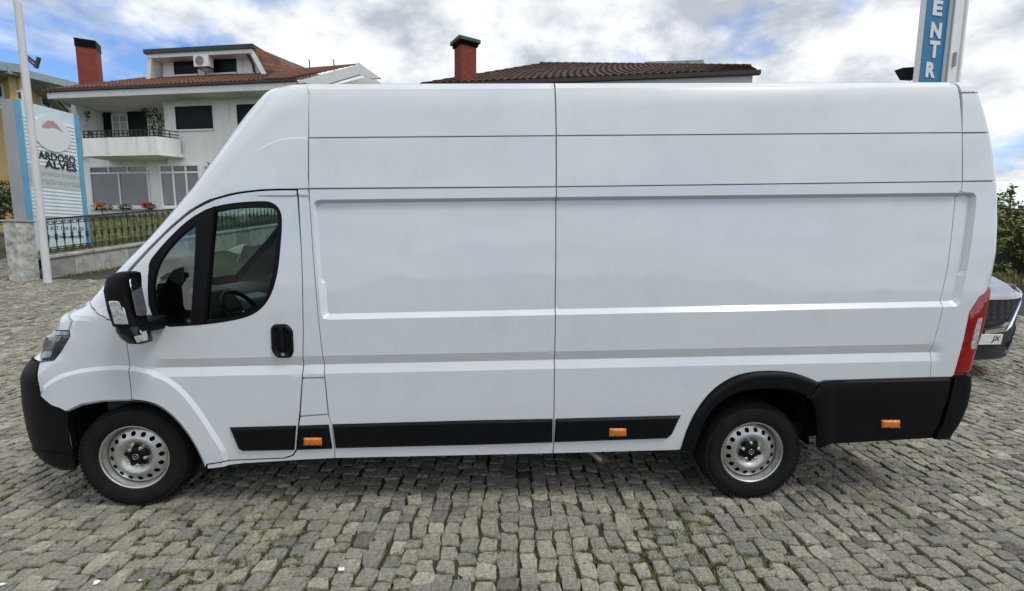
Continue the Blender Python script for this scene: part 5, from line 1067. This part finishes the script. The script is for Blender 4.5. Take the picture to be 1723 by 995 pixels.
# --- silver car nosing out behind the van
dC = 5.75; cP = at(1640, 568, dC); cdir = math.radians(4); gC = float(g(cP[0], cP[1])); pitch_c = .11
car = empty('silver_car', (cP[0], cP[1], gC), 'silver-grey car with black dashed grille parked behind the rear of the van', 'car'); ORG[car] = np.zeros(3)
car.rotation_euler = (pitch_c, 0, cdir); car.scale = (1, 1, 1.17)
CARP = mat('car_paint', (.33, .345, .36), .28, metal=.6, coat=1); CARD = mat('car_lower_grey', (.035, .038, .042), .5, spec=.25)
def cf(x, z, off=0.): return (x, .0+.42*abs(x/.92)**3+.10*max(0, (z-.55))**1.0+.08*max(0, .4-z)-off, z)
def cpoly(name, pts, m, parent=car, off=.0, th=.02):
    P = [cf(x, z, off) for x, z in pts]; mb = MB(); mb.prism(P[::-1], (0, th, 0)); return mb.build(name, m, parent, smooth=False)
def grid(name, fn, ns, nt, m, parent=car, sharp=50):
    v = [fn(i/ns, j/nt) for i in range(ns+1) for j in range(nt+1)]; f = [(i*(nt+1)+j, (i+1)*(nt+1)+j, (i+1)*(nt+1)+j+1, i*(nt+1)+j+1) for i in range(ns) for j in range(nt)]
    return mkobj(name, v, f, m, parent, sharp)
grid('front_bumper', lambda s, t: cf((s-.5)*1.84, .24+t*.66), 32, 14, CARD)
grid('nose', lambda s, t: (lambda p: (p[0]*(1-.03*t), p[1]+.07*t-.012, p[2]+.06*t**.6))(cf((s-.5)*1.80, .895)), 32, 4, CARP)
def hood(s, t):
    x = (s-.5)*1.78; p = cf((s-.5)*1.80, .895); y = (p[1]+.055)*(1-t)+1.25*t; z = .95+.20*t**.6-.05*abs(x/.9)**3+.035*math.sin(math.pi*min(1, t*.9))+.02*math.exp(-((abs(x)-.55)/.10)**2); return (x*(1-.04*t), y, z)
grid('bonnet', hood, 36, 12, CARP)
for sg in (-1, 1):
    grid('body_side', lambda s, t: (sg*(.92-.05*(2*t-1)**4-.03*(1 if s > .95 else 0)), .42+s*3.95, .26+t*.72), 24, 8, CARP)
    w = copy_tree(w0, None); bpy.data.objects.remove([c for c in w.children][0]) if False else None
    w.parent = car; w.name = 'wheel'; w.location = (sg*.80, .88, .335); w.rotation_euler = (0, 0, math.pi/2*-sg); w.scale = (.95, .95, .95)
    w2 = copy_tree(w0, car); w2.location = (sg*.80, 3.5, .335); w2.rotation_euler = (0, 0, math.pi/2*-sg); w2.scale = (.95, .95, .95)
grid('windscreen', lambda s, t: ((s-.5)*(1.5-.25*t), 1.2+.95*t, 1.1+.5*t), 10, 6, LAMPIN)
grid('roof', lambda s, t: ((s-.5)*(1.27-.0*t), 2.14+1.6*t, 1.595+.05*math.sin(math.pi*t)-.03*(2*s-1)**4), 10, 8, CARP)
for sg in (-1, 1): grid('side_glass', lambda s, t: (sg*(.85-.22*t), 1.25+.85*t*(1-s)+s*(2.9-.3*t), .97+.62*t*(1 if s > .02 else 1)), 10, 5, LAMPIN)
grid('tailgate', lambda s, t: ((s-.5)*(1.78-.5*t), 4.36-.65*t**2, .3+1.3*t), 10, 8, CARP)
MB().box((-.86, .35, .17), (.86, 4.3, .30)).build('underbody', DARK, car)
gr = cpoly('grille', [(-.60, .885), (.60, .885), (.36, .665), (.08, .60), (-.08, .60), (-.36, .665)], BLACKP, off=.010, th=.012)
for r in range(5):
    z = .865-r*.052; wmax = .54-.06*r-(.04*r if r > 3 else 0); x = -wmax+(r % 2)*.05
    while x < wmax:
        c = cf(x, z, .016); mb = MB(); mb.box((x-.024, c[1]-.003, z-.0045), (x+.024, c[1]+.006, z+.0045)); mb.build('grille_dash', mat('grille_grey_metal', (.09, .092, .095), .4, metal=.4), gr, smooth=False); x += .105
for sg in (-1, 1):
    cpoly('chrome_band', [(sg*x, z) for x, z in ((.02, .575), (.30, .60), (.39, .645), (.62, .875), (.70, .93), (.72, .90), (.66, .82), (.43, .605), (.33, .555), (.02, .535))][::sg], CHROME, off=.022, th=.03)
    cpoly('headlight', [(sg*x, z) for x, z in ((.63, .885), (.74, .94), (.90, .95), (.91, .86), (.74, .82))][::sg], CLEARL, off=.014, th=.02)
    cpoly('fog_trim', [(sg*x, z) for x, z in ((.66, .56), (.86, .62), (.87, .50), (.70, .46))][::sg], BLACKP, off=.012, th=.012)
cpoly('lower_intake', [(-.58, .50), (.58, .50), (.66, .40), (.52, .315), (-.52, .315), (-.66, .40)], BLACKP, off=.010, th=.012)
cpoly('silver_lip', [(-.70, .40), (-.66, .40), (-.53, .325), (.53, .325), (.66, .40), (.70, .40), (.55, .29), (-.55, .29)], STEEL, off=.022, th=.014)
cpoly('mesh_strip', [(-.5, .43), (.5, .43), (.46, .375), (-.46, .375)], BLACKG, off=.016, th=.004)
pt_ = MB(); pt_.box((-.26, -.035, .425), (.26, -.02, .535)); plate_ = pt_.build('number_plate', mat('plate_white', (.75, .76, .76), .4), car, smooth=False)
put_text('plate_lettering', 'JX', (.115, -.036, .445), np.array([1., 0, 0]), np.array([0, 0, 1.]), np.array([0, -1., 0]), .115, .072, TXT, plate_, .01, .15, .002)
rp_ = np.array([cP[0]+.22, cP[1]+.25, 0]); rg2 = float(g(rp_[0], rp_[1]))
mb = MB(); mb.tube([(rp_[0], rp_[1], rg2+.16), (rp_[0]+.14, rp_[1]-.1, rg2+.03)], .018, 8); st_ = mb.build('wheel_chock', mat('rusty_red', (.22, .05, .04), .6), None); tag(st_, 'short dull red bar leaning under the silver car bumper', 'bar')
# --- hedge and dry bank at the right
hx0, hx1, hy_ = 10.5, 21.0, 8.3
hd_ = empty('hedge', (15.6, hy_+.6, float(g(15, hy_))), 'tall unkempt green hedge beyond the silver car at the right edge', 'hedge')
cents = []
for x in np.arange(hx0, hx1, .42):
    for z in np.arange(.25, 2.3, .38):
        cents.append((x+rng.normal()*.12, hy_+.5+rng.normal()*.22+.15*math.sin(x*2+z*3), float(g(x, hy_))+z+rng.normal()*.1, .36, .36, .30))
LEAF2 = mat('hedge_leaf', (.8, .8, .8), .5, tone=[(0, (.055, .075, .02)), (1, (.34, .35, .10)), (.5, (.17, .20, .052))])
V, Fc, T = leaves(cents, 75, .062, rng); mkobj('foliage', V, Fc, LEAF2, hd_, smooth=False, tone=T)
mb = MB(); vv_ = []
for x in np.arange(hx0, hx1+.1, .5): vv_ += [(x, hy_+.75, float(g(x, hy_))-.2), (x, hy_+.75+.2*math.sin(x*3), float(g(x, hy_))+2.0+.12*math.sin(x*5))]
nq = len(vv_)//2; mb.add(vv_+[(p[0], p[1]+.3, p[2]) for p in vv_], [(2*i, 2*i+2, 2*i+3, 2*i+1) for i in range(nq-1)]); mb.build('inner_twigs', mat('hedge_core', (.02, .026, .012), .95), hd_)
for x, h in ((14.9, .35), (15.5, .25), (16.0, .4), (16.6, .3), (14.3, .25), (17.2, .35)):
    z0 = float(g(x, hy_))+2.2; V, Fc, T = leaves([(x+rng.normal()*.04, hy_+.5, z0+h*t, .10, .10, .12) for t in (.2, .5, .75, 1)], 14, .06, rng); sp_ = mkobj('sprig', V, Fc, LEAF, hd_, smooth=False, tone=T)
    mb = MB(); mb.tube([(x, hy_+.5, z0-.5), (x+.03, hy_+.5, z0+h)], [.015, .006], 5); mb.build('twig', mat('bark', (.05, .038, .025), .9), sp_)
V = []; Fc = []; T = []
for _ in range(9000):
    x, y = rng.uniform(10, 20), rng.uniform(6.6, 8.4); h = rng.uniform(.05, .3)*(.4+.6*(y-6.6)/1.8); la = rng.uniform(0, 6.28); k = len(V); z = float(g(x, y))-.02; w_ = .012
    V += [(x-w_*math.sin(la), y+w_*math.cos(la), z), (x+w_*math.sin(la), y-w_*math.cos(la), z), (x+math.cos(la)*h*.6, y+math.sin(la)*h*.6, z+h)]; Fc.append((k, k+1, k+2)); T.append(float(np.clip(rng.normal(.5, .25), 0, 1)))
tag(mkobj('dry_grass_bank', V, Fc, mat('dry_grass', (1, 1, 1), .8, tone=[(0, (.06, .05, .025)), (1, (.30, .24, .12)), (.5, (.16, .125, .06))]), smooth=False, tone=T, local=True), 'dry brown grass at the foot of the hedge', 'grass', kind='stuff')
# --- litter
for lb, u, v_, s_ in (('white paper scrap on the cobbles below the middle of the van', 576, 958, .035), ('small white scrap at the bottom left on the cobbles', 163, 981, .035), ('tiny white scrap beside the larger bottom-left paper scrap', 236, 977, .016), ('pale scrap at the lower left corner of the cobbles', 4, 984, .03)):
    r = ray(u, v_); t = (GZ+.022-CAM[2])/r[2]; P = CAM+t*r; a = rng.uniform(0, 3); o3 = []
    for k in range(7): q = 2*math.pi*k/7+a; rr_ = s_*.65*rng.uniform(.5, 1.1); o3.append((P[0]+math.cos(q)*rr_, P[1]+math.sin(q)*rr_*.7, P[2]+rng.uniform(0, .006)))
    mb = MB(); mb.prism(o3, (0, 0, .0015)); tag(mb.build('paper_scrap', mat('scrap_white', (.8, .8, .78), .8), None, smooth=False), lb, 'litter', 'white litter on the cobbles')
